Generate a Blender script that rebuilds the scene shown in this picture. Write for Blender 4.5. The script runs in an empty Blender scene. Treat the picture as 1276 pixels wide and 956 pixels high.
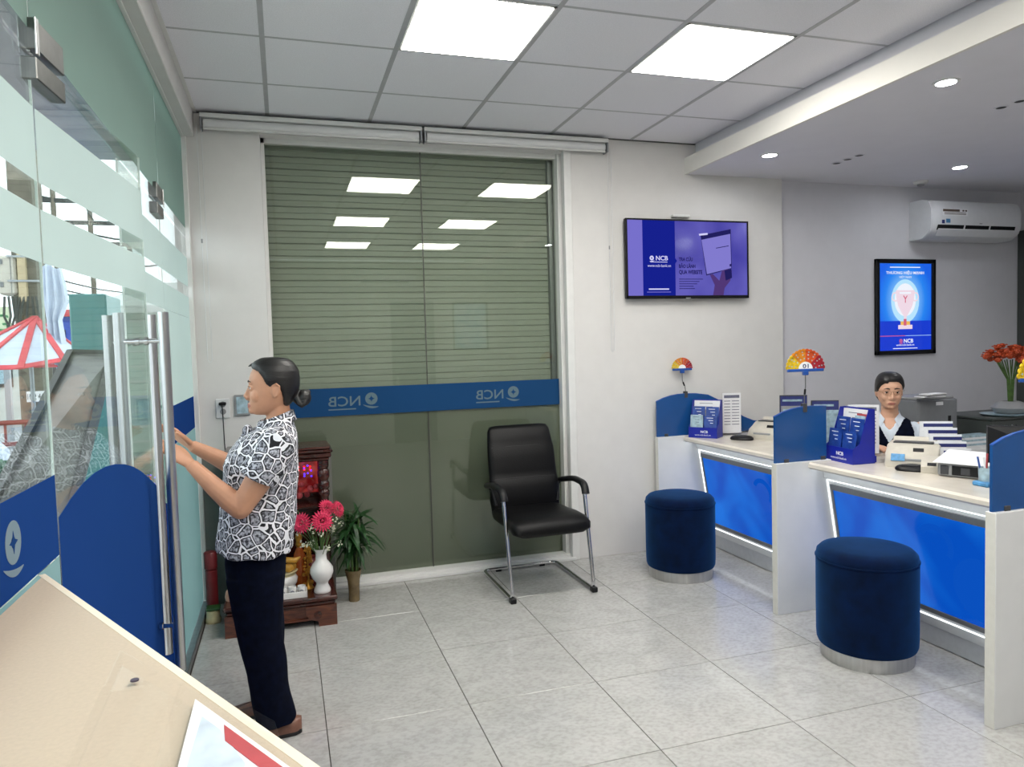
import bpy, bmesh, math, random
from mathutils import Vector, Matrix, Euler
C = bpy.context.scene.collection
SC = bpy.context.scene
rnd = random.Random(7)
R = math.radians
PI = math.pi

# ------------------------------------------------------------------ camera, world, exposure
cam_d = bpy.data.cameras.new('camera')
cam = bpy.data.objects.new('camera', cam_d)
C.objects.link(cam)
SC.camera = cam
cam_d.sensor_fit = 'HORIZONTAL'
cam_d.sensor_width = 36.0
cam_d.lens = 36.0 * 903.304 / 1276.0
cam_d.clip_start = 0.05
cam_d.clip_end = 400
_f = Vector((0.2984662, 0.9530975, -0.0502297))
_r = Vector((0.9535325, -0.3000447, -0.0273658))
_u = Vector((0.0411534, 0.0397279, 0.9983627))
_m = Matrix((_r, _u, -_f)).transposed().to_4x4()
_m.translation = Vector((0.0368, -4.80107, 1.54438))
cam.matrix_world = _m

world = bpy.data.worlds.new('overcast_sky')
SC.world = world
world.use_nodes = True
bg = world.node_tree.nodes['Background']
bg.inputs['Color'].default_value = (0.86, 0.94, 1.0, 1)
bg.inputs['Strength'].default_value = 3.3

SC.view_settings.view_transform = 'Standard'
SC.view_settings.look = 'None'
SC.view_settings.exposure = 0.0
SC.view_settings.gamma = 1.0
SC.view_settings.use_curve_mapping = False
SC.cycles.use_denoising = True
SC.cycles.max_bounces = 12
SC.cycles.transparent_max_bounces = 24
SC.cycles.sample_clamp_indirect = 6.0

PANEL_L = 26.0      # radiance of the square ceiling panels
DOWN_L = 160.0       # radiance of the round downlights

# ------------------------------------------------------------------ materials
def lin(h):
    h = h.lstrip('#')
    o = []
    for i in (0, 2, 4):
        c = int(h[i:i+2], 16) / 255
        o.append(c / 12.92 if c <= 0.04045 else ((c + 0.055) / 1.055) ** 2.4)
    return (o[0], o[1], o[2], 1.0)

class NT:
    def __init__(s, name):
        s.m = bpy.data.materials.new(name)
        s.m.use_nodes = True
        s.t = s.m.node_tree
        s.t.nodes.clear()
        s.out = s.n('ShaderNodeOutputMaterial')
    def n(s, typ, **kw):
        x = s.t.nodes.new(typ)
        for k, v in kw.items():
            setattr(x, k, v)
        return x
    def l(s, a, b):
        s.t.links.new(a, b)

def mixc(nt, fac, a, b):
    x = nt.n('ShaderNodeMix', data_type='RGBA')
    if hasattr(fac, 'default_value') or hasattr(fac, 'is_linked'):
        nt.l(fac, x.inputs[0])
    else:
        x.inputs[0].default_value = fac
    for s, v in ((x.inputs[6], a), (x.inputs[7], b)):
        if isinstance(v, tuple):
            s.default_value = v
        else:
            nt.l(v, s)
    return x.outputs[2]

def pm(name, colour, rough=0.5, metal=0.0, scale=30.0, amount=0.06, bump=0.0, spec=0.5, coat=0.0, sheen=0.0, stretch=None, dark=None, vary=0.0):
    """principled material whose colour and relief are modulated by noise in object space"""
    nt = NT(name)
    b = nt.n('ShaderNodeBsdfPrincipled')
    nt.l(b.outputs[0], nt.out.inputs[0])
    c = lin(colour) if isinstance(colour, str) else colour
    tc = nt.n('ShaderNodeTexCoord')
    no = nt.n('ShaderNodeTexNoise')
    no.inputs['Scale'].default_value = scale
    no.inputs['Detail'].default_value = 4
    if stretch:
        mp = nt.n('ShaderNodeMapping')
        mp.inputs['Scale'].default_value = stretch
        nt.l(tc.outputs['Object'], mp.inputs[0])
        nt.l(mp.outputs[0], no.inputs['Vector'])
    else:
        nt.l(tc.outputs['Object'], no.inputs['Vector'])
    d = lin(dark) if dark else tuple(max(0, x * (1 - 2.2 * amount)) for x in c[:3]) + (1,)
    l_ = c if dark else tuple(min(1, x * (1 + 0.6 * amount)) for x in c[:3]) + (1,)
    rp = nt.n('ShaderNodeValToRGB')
    rp.color_ramp.elements[0].position = 0.3
    rp.color_ramp.elements[1].position = 0.7
    rp.color_ramp.elements[0].color = d
    rp.color_ramp.elements[1].color = l_
    nt.l(no.outputs[0], rp.inputs[0])
    src = rp.outputs[0]
    if vary:
        oi = nt.n('ShaderNodeObjectInfo')
        mr = nt.n('ShaderNodeMapRange')
        mr.inputs['To Min'].default_value = 1 - vary
        mr.inputs['To Max'].default_value = 1 + vary
        nt.l(oi.outputs['Random'], mr.inputs[0])
        hv = nt.n('ShaderNodeHueSaturation')
        nt.l(mr.outputs[0], hv.inputs['Value'])
        nt.l(src, hv.inputs['Color'])
        src = hv.outputs[0]
    nt.l(src, b.inputs['Base Color'])
    b.inputs['Roughness'].default_value = rough
    b.inputs['Metallic'].default_value = metal
    b.inputs['Specular IOR Level'].default_value = spec
    b.inputs['Coat Weight'].default_value = coat
    b.inputs['Sheen Weight'].default_value = sheen
    if sheen: b.inputs['Sheen Tint'].default_value = (0.05, 0.22, 0.60, 1)
    if bump:
        bp = nt.n('ShaderNodeBump')
        bp.inputs['Strength'].default_value = bump
        bp.inputs['Distance'].default_value = 0.004
        nt.l(no.outputs[0], bp.inputs['Height'])
        nt.l(bp.outputs[0], b.inputs['Normal'])
    return nt.m

def emit(name, colour, strength=1.0, gloss=0.0):
    nt = NT(name)
    e = nt.n('ShaderNodeEmission')
    e.inputs[0].default_value = lin(colour) if isinstance(colour, str) else colour
    e.inputs[1].default_value = strength
    nt.l(e.outputs[0], nt.out.inputs[0])
    return nt.m

def thin_glass(name, tint, rough=0.0, refl=1.0):
    nt = NT(name)
    lw = nt.n('ShaderNodeLayerWeight')
    lw.inputs[0].default_value = 0.5
    p = nt.n('ShaderNodeMath', operation='POWER')
    p.inputs[1].default_value = 5.0
    nt.l(lw.outputs['Facing'], p.inputs[0])
    ma = nt.n('ShaderNodeMath', operation='MULTIPLY_ADD')
    ma.inputs[1].default_value = 0.95 * refl
    ma.inputs[2].default_value = 0.045 * refl
    nt.l(p.outputs[0], ma.inputs[0])
    tr = nt.n('ShaderNodeBsdfTransparent')
    tr.inputs[0].default_value = lin(tint)
    gl = nt.n('ShaderNodeBsdfGlossy')
    gl.inputs['Roughness'].default_value = rough
    mx = nt.n('ShaderNodeMixShader')
    nt.l(ma.outputs[0], mx.inputs[0])
    nt.l(tr.outputs[0], mx.inputs[1])
    nt.l(gl.outputs[0], mx.inputs[2])
    nt.l(mx.outputs[0], nt.out.inputs[0])
    return nt.m

def film(name, colour, clear=0.1, transl=0.6, var=0.04, clearcol=None):
    """vinyl film stuck on glass: some clear view, some translucence, some diffuse reflection"""
    nt = NT(name)
    c = lin(colour)
    tc = nt.n('ShaderNodeTexCoord')
    no = nt.n('ShaderNodeTexNoise')
    no.inputs['Scale'].default_value = 3.0
    nt.l(tc.outputs['Object'], no.inputs['Vector'])
    cc = mixc(nt, no.outputs[0], tuple(x * (1 - var) for x in c[:3]) + (1,), tuple(min(1, x * (1 + var)) for x in c[:3]) + (1,))
    t = nt.n('ShaderNodeBsdfTranslucent')
    d = nt.n('ShaderNodeBsdfDiffuse')
    nt.l(cc, t.inputs[0]); nt.l(cc, d.inputs[0])
    m1 = nt.n('ShaderNodeMixShader')
    m1.inputs[0].default_value = transl
    nt.l(d.outputs[0], m1.inputs[1]); nt.l(t.outputs[0], m1.inputs[2])
    tr = nt.n('ShaderNodeBsdfTransparent')
    tr.inputs[0].default_value = lin(clearcol) if clearcol else c
    m2 = nt.n('ShaderNodeMixShader')
    m2.inputs[0].default_value = clear
    nt.l(m1.outputs[0], m2.inputs[1]); nt.l(tr.outputs[0], m2.inputs[2])
    nt.l(m2.outputs[0], nt.out.inputs[0])
    return nt.m

def floor_tile_mat():
    nt = NT('polished_stone_tile')
    b = nt.n('ShaderNodeBsdfPrincipled')
    nt.l(b.outputs[0], nt.out.inputs[0])
    tc = nt.n('ShaderNodeTexCoord')
    oi = nt.n('ShaderNodeObjectInfo')
    ad = nt.n('ShaderNodeVectorMath', operation='MULTIPLY_ADD')
    nt.l(oi.outputs['Random'], ad.inputs[0])
    ad.inputs[1].default_value = (31, 17, 9)
    nt.l(tc.outputs['Object'], ad.inputs[2])
    mp = nt.n('ShaderNodeMapping')
    mp.inputs['Rotation'].default_value = (0, 0, 0.5)
    mp.inputs['Scale'].default_value = (1, 1.3, 1)
    nt.l(ad.outputs[0], mp.inputs[0])
    n1 = nt.n('ShaderNodeTexNoise'); n1.inputs['Scale'].default_value = 4.5; n1.inputs['Detail'].default_value = 8; n1.inputs['Distortion'].default_value = 1.4
    n2 = nt.n('ShaderNodeTexNoise'); n2.inputs['Scale'].default_value = 45; n2.inputs['Detail'].default_value = 6
    nt.l(mp.outputs[0], n1.inputs['Vector']); nt.l(mp.outputs[0], n2.inputs['Vector'])
    r1 = nt.n('ShaderNodeValToRGB')
    r1.color_ramp.elements[0].position = 0.33; r1.color_ramp.elements[0].color = lin('#adadaa')
    r1.color_ramp.elements[1].position = 0.62; r1.color_ramp.elements[1].color = lin('#b7b6b4')
    nt.l(n1.outputs[0], r1.inputs[0])
    r2 = nt.n('ShaderNodeValToRGB')
    r2.color_ramp.elements[0].position = 0.36; r2.color_ramp.elements[0].color = lin('#a9a49c')
    r2.color_ramp.elements[1].position = 0.58; r2.color_ramp.elements[1].color = (1, 1, 1, 1)
    nt.l(n2.outputs[0], r2.inputs[0])
    mu = nt.n('ShaderNodeMix', data_type='RGBA', blend_type='MULTIPLY')
    mu.inputs[0].default_value = 0.24
    nt.l(r1.outputs[0], mu.inputs[6]); nt.l(r2.outputs[0], mu.inputs[7])
    nt.l(mu.outputs[2], b.inputs['Base Color'])
    b.inputs['Roughness'].default_value = 0.12
    b.inputs['Specular IOR Level'].default_value = 0.5
    return nt.m

def blouse_mat():
    nt = NT('black_and_white_pebble_print')
    b = nt.n('ShaderNodeBsdfPrincipled')
    nt.l(b.outputs[0], nt.out.inputs[0])
    tc = nt.n('ShaderNodeTexCoord')
    no = nt.n('ShaderNodeTexNoise'); no.inputs['Scale'].default_value = 14
    nt.l(tc.outputs['Object'], no.inputs['Vector'])
    mv = nt.n('ShaderNodeVectorMath', operation='MULTIPLY_ADD')
    nt.l(no.outputs['Color'], mv.inputs[0]); mv.inputs[1].default_value = (0.03, 0.03, 0.03)
    nt.l(tc.outputs['Object'], mv.inputs[2])
    v = nt.n('ShaderNodeTexVoronoi', feature='DISTANCE_TO_EDGE'); v.inputs['Scale'].default_value = 23
    v.inputs['Randomness'].default_value = 0.95
    nt.l(mv.outputs[0], v.inputs['Vector'])
    n2 = nt.n('ShaderNodeTexNoise'); n2.inputs['Scale'].default_value = 95; n2.inputs['Detail'].default_value = 3
    nt.l(tc.outputs['Object'], n2.inputs['Vector'])
    grey = nt.n('ShaderNodeValToRGB')
    grey.color_ramp.elements[0].position = 0.4; grey.color_ramp.elements[0].color = lin('#2c2d36')
    grey.color_ramp.elements[1].position = 0.64; grey.color_ramp.elements[1].color = lin('#bdbfca')
    nt.l(n2.outputs[0], grey.inputs[0])
    rp = nt.n('ShaderNodeValToRGB')
    rp.color_ramp.interpolation = 'EASE'
    e = rp.color_ramp.elements
    e[0].position = 0.0; e[0].color = (1, 1, 1, 1)
    e[1].position = 0.10; e[1].color = (1, 1, 1, 1)
    x = e.new(0.135); x.color = (0, 0, 0, 1)
    x = e.new(0.20); x.color = (0, 0, 0, 1)
    x = e.new(0.26); x.color = (0.5, 0.5, 0.5, 1)
    nt.l(v.outputs['Distance'], rp.inputs[0])
    # white band, black ring, grey scribbled heart
    lt = nt.n('ShaderNodeMath', operation='LESS_THAN'); lt.inputs[1].default_value = 0.06
    nt.l(v.outputs['Distance'], lt.inputs[0])
    gt = nt.n('ShaderNodeMath', operation='GREATER_THAN'); gt.inputs[1].default_value = 0.14
    nt.l(v.outputs['Distance'], gt.inputs[0])
    c1 = mixc(nt, gt.outputs[0], lin('#15151c'), grey.outputs[0])
    c2 = mixc(nt, lt.outputs[0], c1, lin('#e6e6ec'))
    nt.l(c2, b.inputs['Base Color'])
    b.inputs['Roughness'].default_value = 0.85
    return nt.m

def wood_mat(name, a, bcol, rough=0.35, scale=(3, 3, 14)):
    nt = NT(name)
    b = nt.n('ShaderNodeBsdfPrincipled')
    nt.l(b.outputs[0], nt.out.inputs[0])
    tc = nt.n('ShaderNodeTexCoord')
    mp = nt.n('ShaderNodeMapping'); mp.inputs['Scale'].default_value = scale
    nt.l(tc.outputs['Object'], mp.inputs[0])
    no = nt.n('ShaderNodeTexNoise'); no.inputs['Scale'].default_value = 3; no.inputs['Detail'].default_value = 8; no.inputs['Distortion'].default_value = 1
    nt.l(mp.outputs[0], no.inputs['Vector'])
    rp = nt.n('ShaderNodeValToRGB')
    rp.color_ramp.elements[0].position = 0.35; rp.color_ramp.elements[0].color = lin(a)
    rp.color_ramp.elements[1].position = 0.7; rp.color_ramp.elements[1].color = lin(bcol)
    nt.l(no.outputs[0], rp.inputs[0]); nt.l(rp.outputs[0], b.inputs['Base Color'])
    b.inputs['Roughness'].default_value = rough
    b.inputs['Coat Weight'].default_value = 0.3
    return nt.m

def lit_print_mat(name, a, bcol, strength, scale=2.0, stretch=(1, 1, 1)):
    """backlit printed sheet: a soft two-tone print that gives off light"""
    nt = NT(name)
    tc = nt.n('ShaderNodeTexCoord')
    mp = nt.n('ShaderNodeMapping'); mp.inputs['Scale'].default_value = stretch
    nt.l(tc.outputs['Object'], mp.inputs[0])
    no = nt.n('ShaderNodeTexNoise'); no.inputs['Scale'].default_value = scale; no.inputs['Detail'].default_value = 2; no.inputs['Distortion'].default_value = 0.6
    nt.l(mp.outputs[0], no.inputs['Vector'])
    rp = nt.n('ShaderNodeValToRGB')
    rp.color_ramp.elements[0].position = 0.38; rp.color_ramp.elements[0].color = lin(a)
    rp.color_ramp.elements[1].position = 0.62; rp.color_ramp.elements[1].color = lin(bcol)
    nt.l(no.outputs[0], rp.inputs[0])
    e = nt.n('ShaderNodeEmission'); e.inputs[1].default_value = strength
    nt.l(rp.outputs[0], e.inputs[0])
    g = nt.n('ShaderNodeBsdfGlossy'); g.inputs['Roughness'].default_value = 0.12
    g.inputs[0].default_value = (0.05, 0.05, 0.05, 1)
    ad = nt.n('ShaderNodeAddShader')
    nt.l(e.outputs[0], ad.inputs[0]); nt.l(g.outputs[0], ad.inputs[1])
    nt.l(ad.outputs[0], nt.out.inputs[0])
    return nt.m

def radial_print(name, inner, mid, outer):
    """backlit print: a pale burst in the middle of the sheet fading to blue"""
    nt = NT(name)
    tc = nt.n('ShaderNodeTexCoord')
    mp = nt.n('ShaderNodeMapping'); mp.inputs['Scale'].default_value = (3.3, 1, 2.6); mp.inputs['Location'].default_value = (0, 0, -.13)
    nt.l(tc.outputs['Object'], mp.inputs[0])
    g = nt.n('ShaderNodeTexGradient', gradient_type='SPHERICAL')
    nt.l(mp.outputs[0], g.inputs[0])
    rp = nt.n('ShaderNodeValToRGB')
    e = rp.color_ramp.elements
    e[0].position = 0.0; e[0].color = lin(outer); e[1].position = 0.95; e[1].color = lin(inner)
    x = e.new(0.3); x.color = lin(mid)
    nt.l(g.outputs[0], rp.inputs[0])
    em = nt.n('ShaderNodeEmission'); nt.l(rp.outputs[0], em.inputs[0])
    nt.l(em.outputs[0], nt.out.inputs[0])
    return nt.m
M = {}
M['wall'] = pm('white_wall_paint', '#d6d4d2', 0.75, scale=9, amount=0.015, bump=0.05)
M['wall_grey'] = pm('grey_wall_paint', '#d0cfd5', 0.75, scale=9, amount=0.015, bump=0.05)
M['soffit'] = pm('soffit_paint', '#dfdee5', 0.8, scale=6, amount=0.01)
M['fascia'] = pm('fascia_paint', '#e2dfda', 0.8, scale=6, amount=0.01)
M['ctile'] = pm('mineral_board', '#f0eff5', 0.92, scale=220, amount=0.05, bump=0.2, vary=0.015)
M['tbar'] = pm('ceiling_grid_metal', '#b4b4b8', 0.5, scale=20, amount=0.03)
M['ftile'] = floor_tile_mat()
M['grout'] = pm('grout', '#4a453f', 0.9, scale=60, amount=0.1)
M['white_frame'] = pm('white_powder_coat', '#dcdcda', 0.4, scale=15, amount=0.02)
M['white_lam'] = pm('white_laminate', '#d8d9da', 0.35, scale=12, amount=0.015)
M['marble'] = pm('cream_marble', '#ddd5c9', 0.18, scale=7, amount=0.05)
M['cream'] = pm('cream_laminate', '#bfae99', 0.5, scale=160, amount=0.03)
M['cream_edge'] = pm('cream_edging', '#e9dcc6', 0.4, scale=40, amount=0.02)
M['steel'] = pm('brushed_steel', '#c4c4c4', 0.28, 1.0, scale=60, amount=0.06, stretch=(1, 1, 0.05))
M['dsteel'] = pm('dark_steel', '#7a7a78', 0.35, 1.0, scale=40, amount=0.06)
M['chrome'] = pm('chrome', '#d8d8da', 0.1, 1.0, scale=20, amount=0.03)
M['alu'] = pm('aluminium', '#9fa2a6', 0.4, 0.9, scale=30, amount=0.05)
M['glass'] = thin_glass('clear_glass', '#f8fcfa')
M['glass_win'] = thin_glass('window_glass', '#f1f4ef')
M['glass_edge'] = pm('green_glass_edge', '#e6ece7', 0.3, scale=8, amount=0.03)
M['acrylic'] = thin_glass('clear_acrylic', '#ffffff', refl=0.22)
M['frost'] = film('frosted_film', '#d3dcd9', clear=0.06, transl=0.62, clearcol='#ffffff')
M['frost_shaded'] = film('frosted_film_shaded', '#a0b3ab', clear=0.05, transl=0.55, clearcol='#ffffff')  # transom's frosted film, darkened: shade from the soffit outside put into its colour
M['frost_low'] = film('frosted_film_pale_blue', '#9db5b5', clear=0.12, transl=0.66, clearcol='#ffffff')
M['frost_win'] = film('frosted_window_film', '#a6aa9e', clear=0.32, transl=0.4, clearcol='#e2e4de')
M['blue_film'] = film('blue_vinyl_film', '#31599a', clear=0.02, transl=0.5)
M['blue_film_win'] = film('blue_vinyl_stripe', '#2b5688', clear=0.12, transl=0.3)
M['logo_film'] = film('pale_vinyl_film', '#a9bfca', clear=0.05, transl=0.5)
M['logo_win'] = film('dull_vinyl_lettering', '#7e97a2', clear=0.2, transl=0.3)
M['slat'] = pm('shutter_paint', '#9ea39b', 0.5, scale=8, amount=0.03, vary=0.03)
M['slat_dark'] = pm('shutter_rail', '#6c6e68', 0.5, scale=8, amount=0.03)
M['black_leather'] = pm('black_leatherette', '#050507', 0.45, scale=120, amount=0.1, bump=0.2, spec=0.22)
M['black_plastic'] = pm('black_plastic', '#0f0f12', 0.42, scale=60, amount=0.05, spec=0.3)
M['dark_plastic'] = pm('dark_grey_plastic', '#3a3b3f', 0.45, scale=60, amount=0.05)
M['velvet'] = pm('navy_velvet', '#021233', 0.9, scale=14, amount=0.25, bump=0.1, spec=0.1, sheen=0.5)
M['blue_acr'] = pm('blue_acrylic_screen', '#1c4f8d', 0.18, scale=4, amount=0.06)
M['blue_card'] = pm('blue_card', '#16249a', 0.35, scale=12, amount=0.05)
M['blue_leaf'] = pm('blue_leaflet', '#2a4fa4', 0.3, scale=25, amount=0.25, dark='#16307c')
M['pale_leaf'] = pm('pale_leaflet', '#a9c3cf', 0.3, scale=30, amount=0.2)
M['paper'] = pm('white_paper', '#e7e7ea', 0.7, scale=30, amount=0.02)
M['print_grey'] = pm('grey_print', '#6b6c80', 0.7, scale=60, amount=0.1)
M['navy_print'] = pm('navy_print', '#2a3270', 0.5, scale=60, amount=0.08)
M['red_print'] = pm('red_print', '#b5474c', 0.5, scale=40, amount=0.06)
M['white_print'] = pm('white_print', '#eef0f4', 0.5, scale=40, amount=0.02)
M['beige_plastic'] = pm('beige_plastic', '#c4beb2', 0.45, scale=40, amount=0.03)
M['grey_plastic'] = pm('grey_plastic', '#8d8e90', 0.45, scale=40, amount=0.03)
M['machine'] = pm('grey_enamel', '#737579', 0.4, scale=30, amount=0.03)
M['machine_dark'] = pm('dark_green_grey_enamel', '#3d423f', 0.4, scale=30, amount=0.04)
M['ac'] = pm('white_abs', '#d9dadd', 0.3, scale=20, amount=0.015)
M['altar'] = wood_mat('lacquered_dark_wood', '#2a1210', '#4e241b', 0.25)
M['altar_light'] = wood_mat('lacquered_brown_wood', '#442017', '#6e3b26', 0.3)
M['porcelain'] = pm('white_porcelain', '#e3e1df', 0.15, scale=25, amount=0.03, coat=0.4)
M['porcelain_band'] = pm('cream_glaze', '#d3c69c', 0.2, scale=25, amount=0.06)
M['pink'] = pm('pink_petals', '#e0305e', 0.6, scale=80, amount=0.15)
M['pink_mid'] = pm('rose_flower_heart', '#c2284f', 0.7, scale=80, amount=0.1)
M['orange_fl'] = pm('orange_petals', '#c4501f', 0.6, scale=90, amount=0.25, dark='#8e2c10')
M['leaf'] = pm('dark_green_leaf', '#1f4a1e', 0.45, scale=30, amount=0.25, vary=0.25)
M['stem'] = pm('green_stem', '#4c6a32', 0.5, scale=30, amount=0.2)
M['sprig'] = pm('white_sprigs', '#d8d9c2', 0.7, scale=60, amount=0.1)
M['gold'] = pm('gold_foil', '#c98f3a', 0.3, 0.8, scale=50, amount=0.2)
M['orange_glass'] = pm('amber_bottle', '#a9521a', 0.2, scale=20, amount=0.2)
M['maroon'] = pm('maroon_lacquer', '#6d2227', 0.3, scale=15, amount=0.15)
M['pink_skin_fig'] = pm('painted_clay_pink', '#dba38c', 0.4, scale=30, amount=0.1)
M['yellow_fruit'] = pm('yellow_fruit', '#cf9a3c', 0.4, scale=30, amount=0.15)
M['red_fruit'] = pm('red_brown_fruit', '#7d2f1c', 0.4, scale=30, amount=0.15)
M['skin'] = pm('skin', '#c28e70', 0.5, scale=22, amount=0.04)
M['skin2'] = pm('fair_skin', '#d0a288', 0.5, scale=22, amount=0.03)
M['lip'] = pm('lips', '#a9685c', 0.45, scale=30, amount=0.04)
M['hair'] = pm('black_hair', '#100d0e', 0.42, scale=45, amount=0.3, bump=0.3, stretch=(1, 1, 5))
M['brow'] = pm('dark_brow', '#2c1c17', 0.7, scale=60, amount=0.1)
M['eye_white'] = pm('eye_white', '#d9d2cc', 0.2, scale=30, amount=0.02)
M['iris'] = pm('dark_iris', '#1c1210', 0.15, scale=60, amount=0.05)
M['blouse'] = blouse_mat()
M['navy_cloth'] = pm('navy_cloth', '#050b1e', 0.9, scale=35, amount=0.2, bump=0.08, spec=0.1)
M['shirt'] = pm('pale_blue_shirt', '#c9d3df', 0.8, scale=35, amount=0.03)
M['shoe'] = pm('brown_leather', '#7b5344', 0.4, scale=40, amount=0.1)
M['sole'] = pm('black_rubber', '#17161a', 0.6, scale=40, amount=0.1)
M['gold_thin'] = pm('gold_wire', '#8a6f4a', 0.3, 0.8, scale=40, amount=0.05)
M['concrete'] = pm('weathered_concrete', '#6f685c', 0.9, scale=12, amount=0.15, bump=0.3)
M['asphalt'] = pm('asphalt', '#9c9d9f', 0.9, scale=20, amount=0.06)
M['pavement'] = pm('pavement', '#d6d0c6', 0.9, scale=14, amount=0.08)
M['teal'] = pm('teal_sheet', '#437f7e', 0.3, scale=5, amount=0.08)
M['red_cloth'] = pm('red_canvas', '#d0525a', 0.8, scale=10, amount=0.08)
M['white_cloth'] = pm('white_canvas', '#c7cfdf', 0.8, scale=6, amount=0.07)
M['blue_sign'] = pm('blue_sign_board', '#2b55c9', 0.5, scale=8, amount=0.08)
M['green_letters'] = pm('green_paint', '#2e7d4a', 0.5, scale=20, amount=0.08)
M['sign_ground'] = pm('pale_sign_board', '#cfd6b4', 0.6, scale=8, amount=0.05)
M['red_rail'] = pm('red_brown_rail', '#83332f', 0.5, scale=14, amount=0.12)
M['wire'] = pm('black_cable', '#26292b', 0.6, scale=14, amount=0.1)
M['net'] = pm('green_net', '#2f6a49', 0.8, scale=40, amount=0.4, bump=0.4)
M['facade'] = pm('pale_house_wall', '#c9cfcb', 0.9, scale=4, amount=0.05)
M['tan'] = pm('tan_conduit', '#c3b08d', 0.6, scale=10, amount=0.06)
M['brown_plate'] = pm('brown_plate', '#7a6047', 0.6, scale=16, amount=0.1)
M['board_grey'] = pm('grey_sheet_metal', '#8b8a88', 0.4, 0.4, scale=5, amount=0.12)
M['dark_frame'] = pm('dark_frame_paint', '#4c4b48', 0.5, scale=20, amount=0.1)
M['neigh'] = pm('pale_green_shutter', '#a5c0b4', 0.6, scale=6, amount=0.05)
M['panel_light'] = emit('light_panel', (1.0, 0.97, 0.90, 1), PANEL_L)
M['downlight'] = emit('downlight_lens', (0.93, 0.97, 1.0, 1), DOWN_L)
M['led_white'] = emit('led_strip', (0.92, 0.97, 1.0, 1), 2.6)
M['panel_edge'] = pm('pale_panel_edge', '#d3d1cb', 0.4, scale=40, amount=0.02)
M['kick'] = pm('silver_kick_plate', '#c6c9cd', 0.35, 0.35, scale=30, amount=0.03)
M['screw'] = pm('dark_violet_screw', '#4a4052', 0.5, scale=60, amount=0.05)
M['lit_deep'] = emit('deep_blue_emblem', '#0c57cc', 0.85)
M['led_under'] = emit('under_edge_led', (0.92, 0.97, 1.0, 1), 9.0)
M['led_red'] = emit('red_led', '#ff2020', 2.5)
M['led_blue'] = emit('blue_led', '#4a2aff', 3.0)
M['led_pink'] = lit_print_mat('red_lit_screen', '#7a1618', '#b8403c', 0.55, 14)
M['lit_blue'] = lit_print_mat('backlit_blue_sheet', '#0855cc', '#1478ea', 0.85, 1.7, (1, 1, 1.4))
M['tv_bg'] = lit_print_mat('tv_violet', '#4a45b4', '#6f69d2', 0.75, 2.0)
M['tv_lilac'] = emit('tv_lilac', '#8079da', 0.85)
M['tv_navy'] = emit('tv_navy', '#1a259c', 0.8)
M['tv_white'] = emit('tv_white', '#d9d6ff', 0.95)
M['tv_dark'] = emit('tv_dark', '#272468', 0.8)
M['tv_page'] = emit('tv_page', '#8b84dd', 0.85)
M['tv_hand'] = emit('tv_hand', '#5a3f82', 0.8)
M['po_mid'] = radial_print('poster_sky', '#a8e4ff', '#2a86f2', '#1e62e6')
M['po_low'] = emit('poster_royal', '#1c3fd6', 0.95)
M['po_glow'] = emit('poster_pale', '#b9e6ff', 1.0)
M['po_white'] = emit('poster_white', '#f2f6ff', 1.0)
M['po_red'] = emit('poster_red', '#d4607e', 1.0)
M['po_gold'] = emit('poster_gold', '#eebb5a', 1.0)
M['po_pink'] = emit('poster_rose', '#f1dbe8', 1.0)
M['po_pale'] = lit_print_mat('pale_lit_poster', '#9fcfe0', '#e0f0f4', 1.0, 6)
M['fan1'] = pm('yellow_print', '#e6c11f', 0.4, scale=60, amount=0.15)
M['fan2'] = pm('amber_print', '#e08a1a', 0.4, scale=60, amount=0.15)
M['fan3'] = pm('orange_print', '#d7521c', 0.4, scale=60, amount=0.15)
M['fan4'] = pm('crimson_print', '#a81c2e', 0.4, scale=60, amount=0.15)
M['fan_blue'] = pm('blue_plastic', '#1e4fa0', 0.35, scale=40, amount=0.06)
M['sticker'] = pm('brown_sticker', '#5e4f45', 0.5, scale=80, amount=0.15)
M['sky_sticker'] = pm('light_blue_sticker', '#4f93c8', 0.4, scale=60, amount=0.15)
M['backer'] = pm('grey_backing_board', '#6f716c', 0.6, scale=10, amount=0.05)
M['flyer_print'] = pm('pale_blue_print', '#cbd7e4', 0.6, scale=22, amount=0.12)
M['terracotta'] = pm('amber_glass_vase', '#7c6a4a', 0.2, scale=15, amount=0.2)
# ------------------------------------------------------------------ mesh builder
I4 = Matrix.Identity(4)
WM = {}
def T(x, y, z): return Matrix.Translation((x, y, z))
def RZ(a): return Matrix.Rotation(a, 4, 'Z')
def frame(o, ex, ey):
    ex = Vector(ex).normalized(); ey = Vector(ey); ey = (ey - ex * ey.dot(ex)).normalized(); ez = ex.cross(ey)
    m = Matrix((ex, ey, ez)).transposed().to_4x4(); m.translation = Vector(o)
    return m

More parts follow.
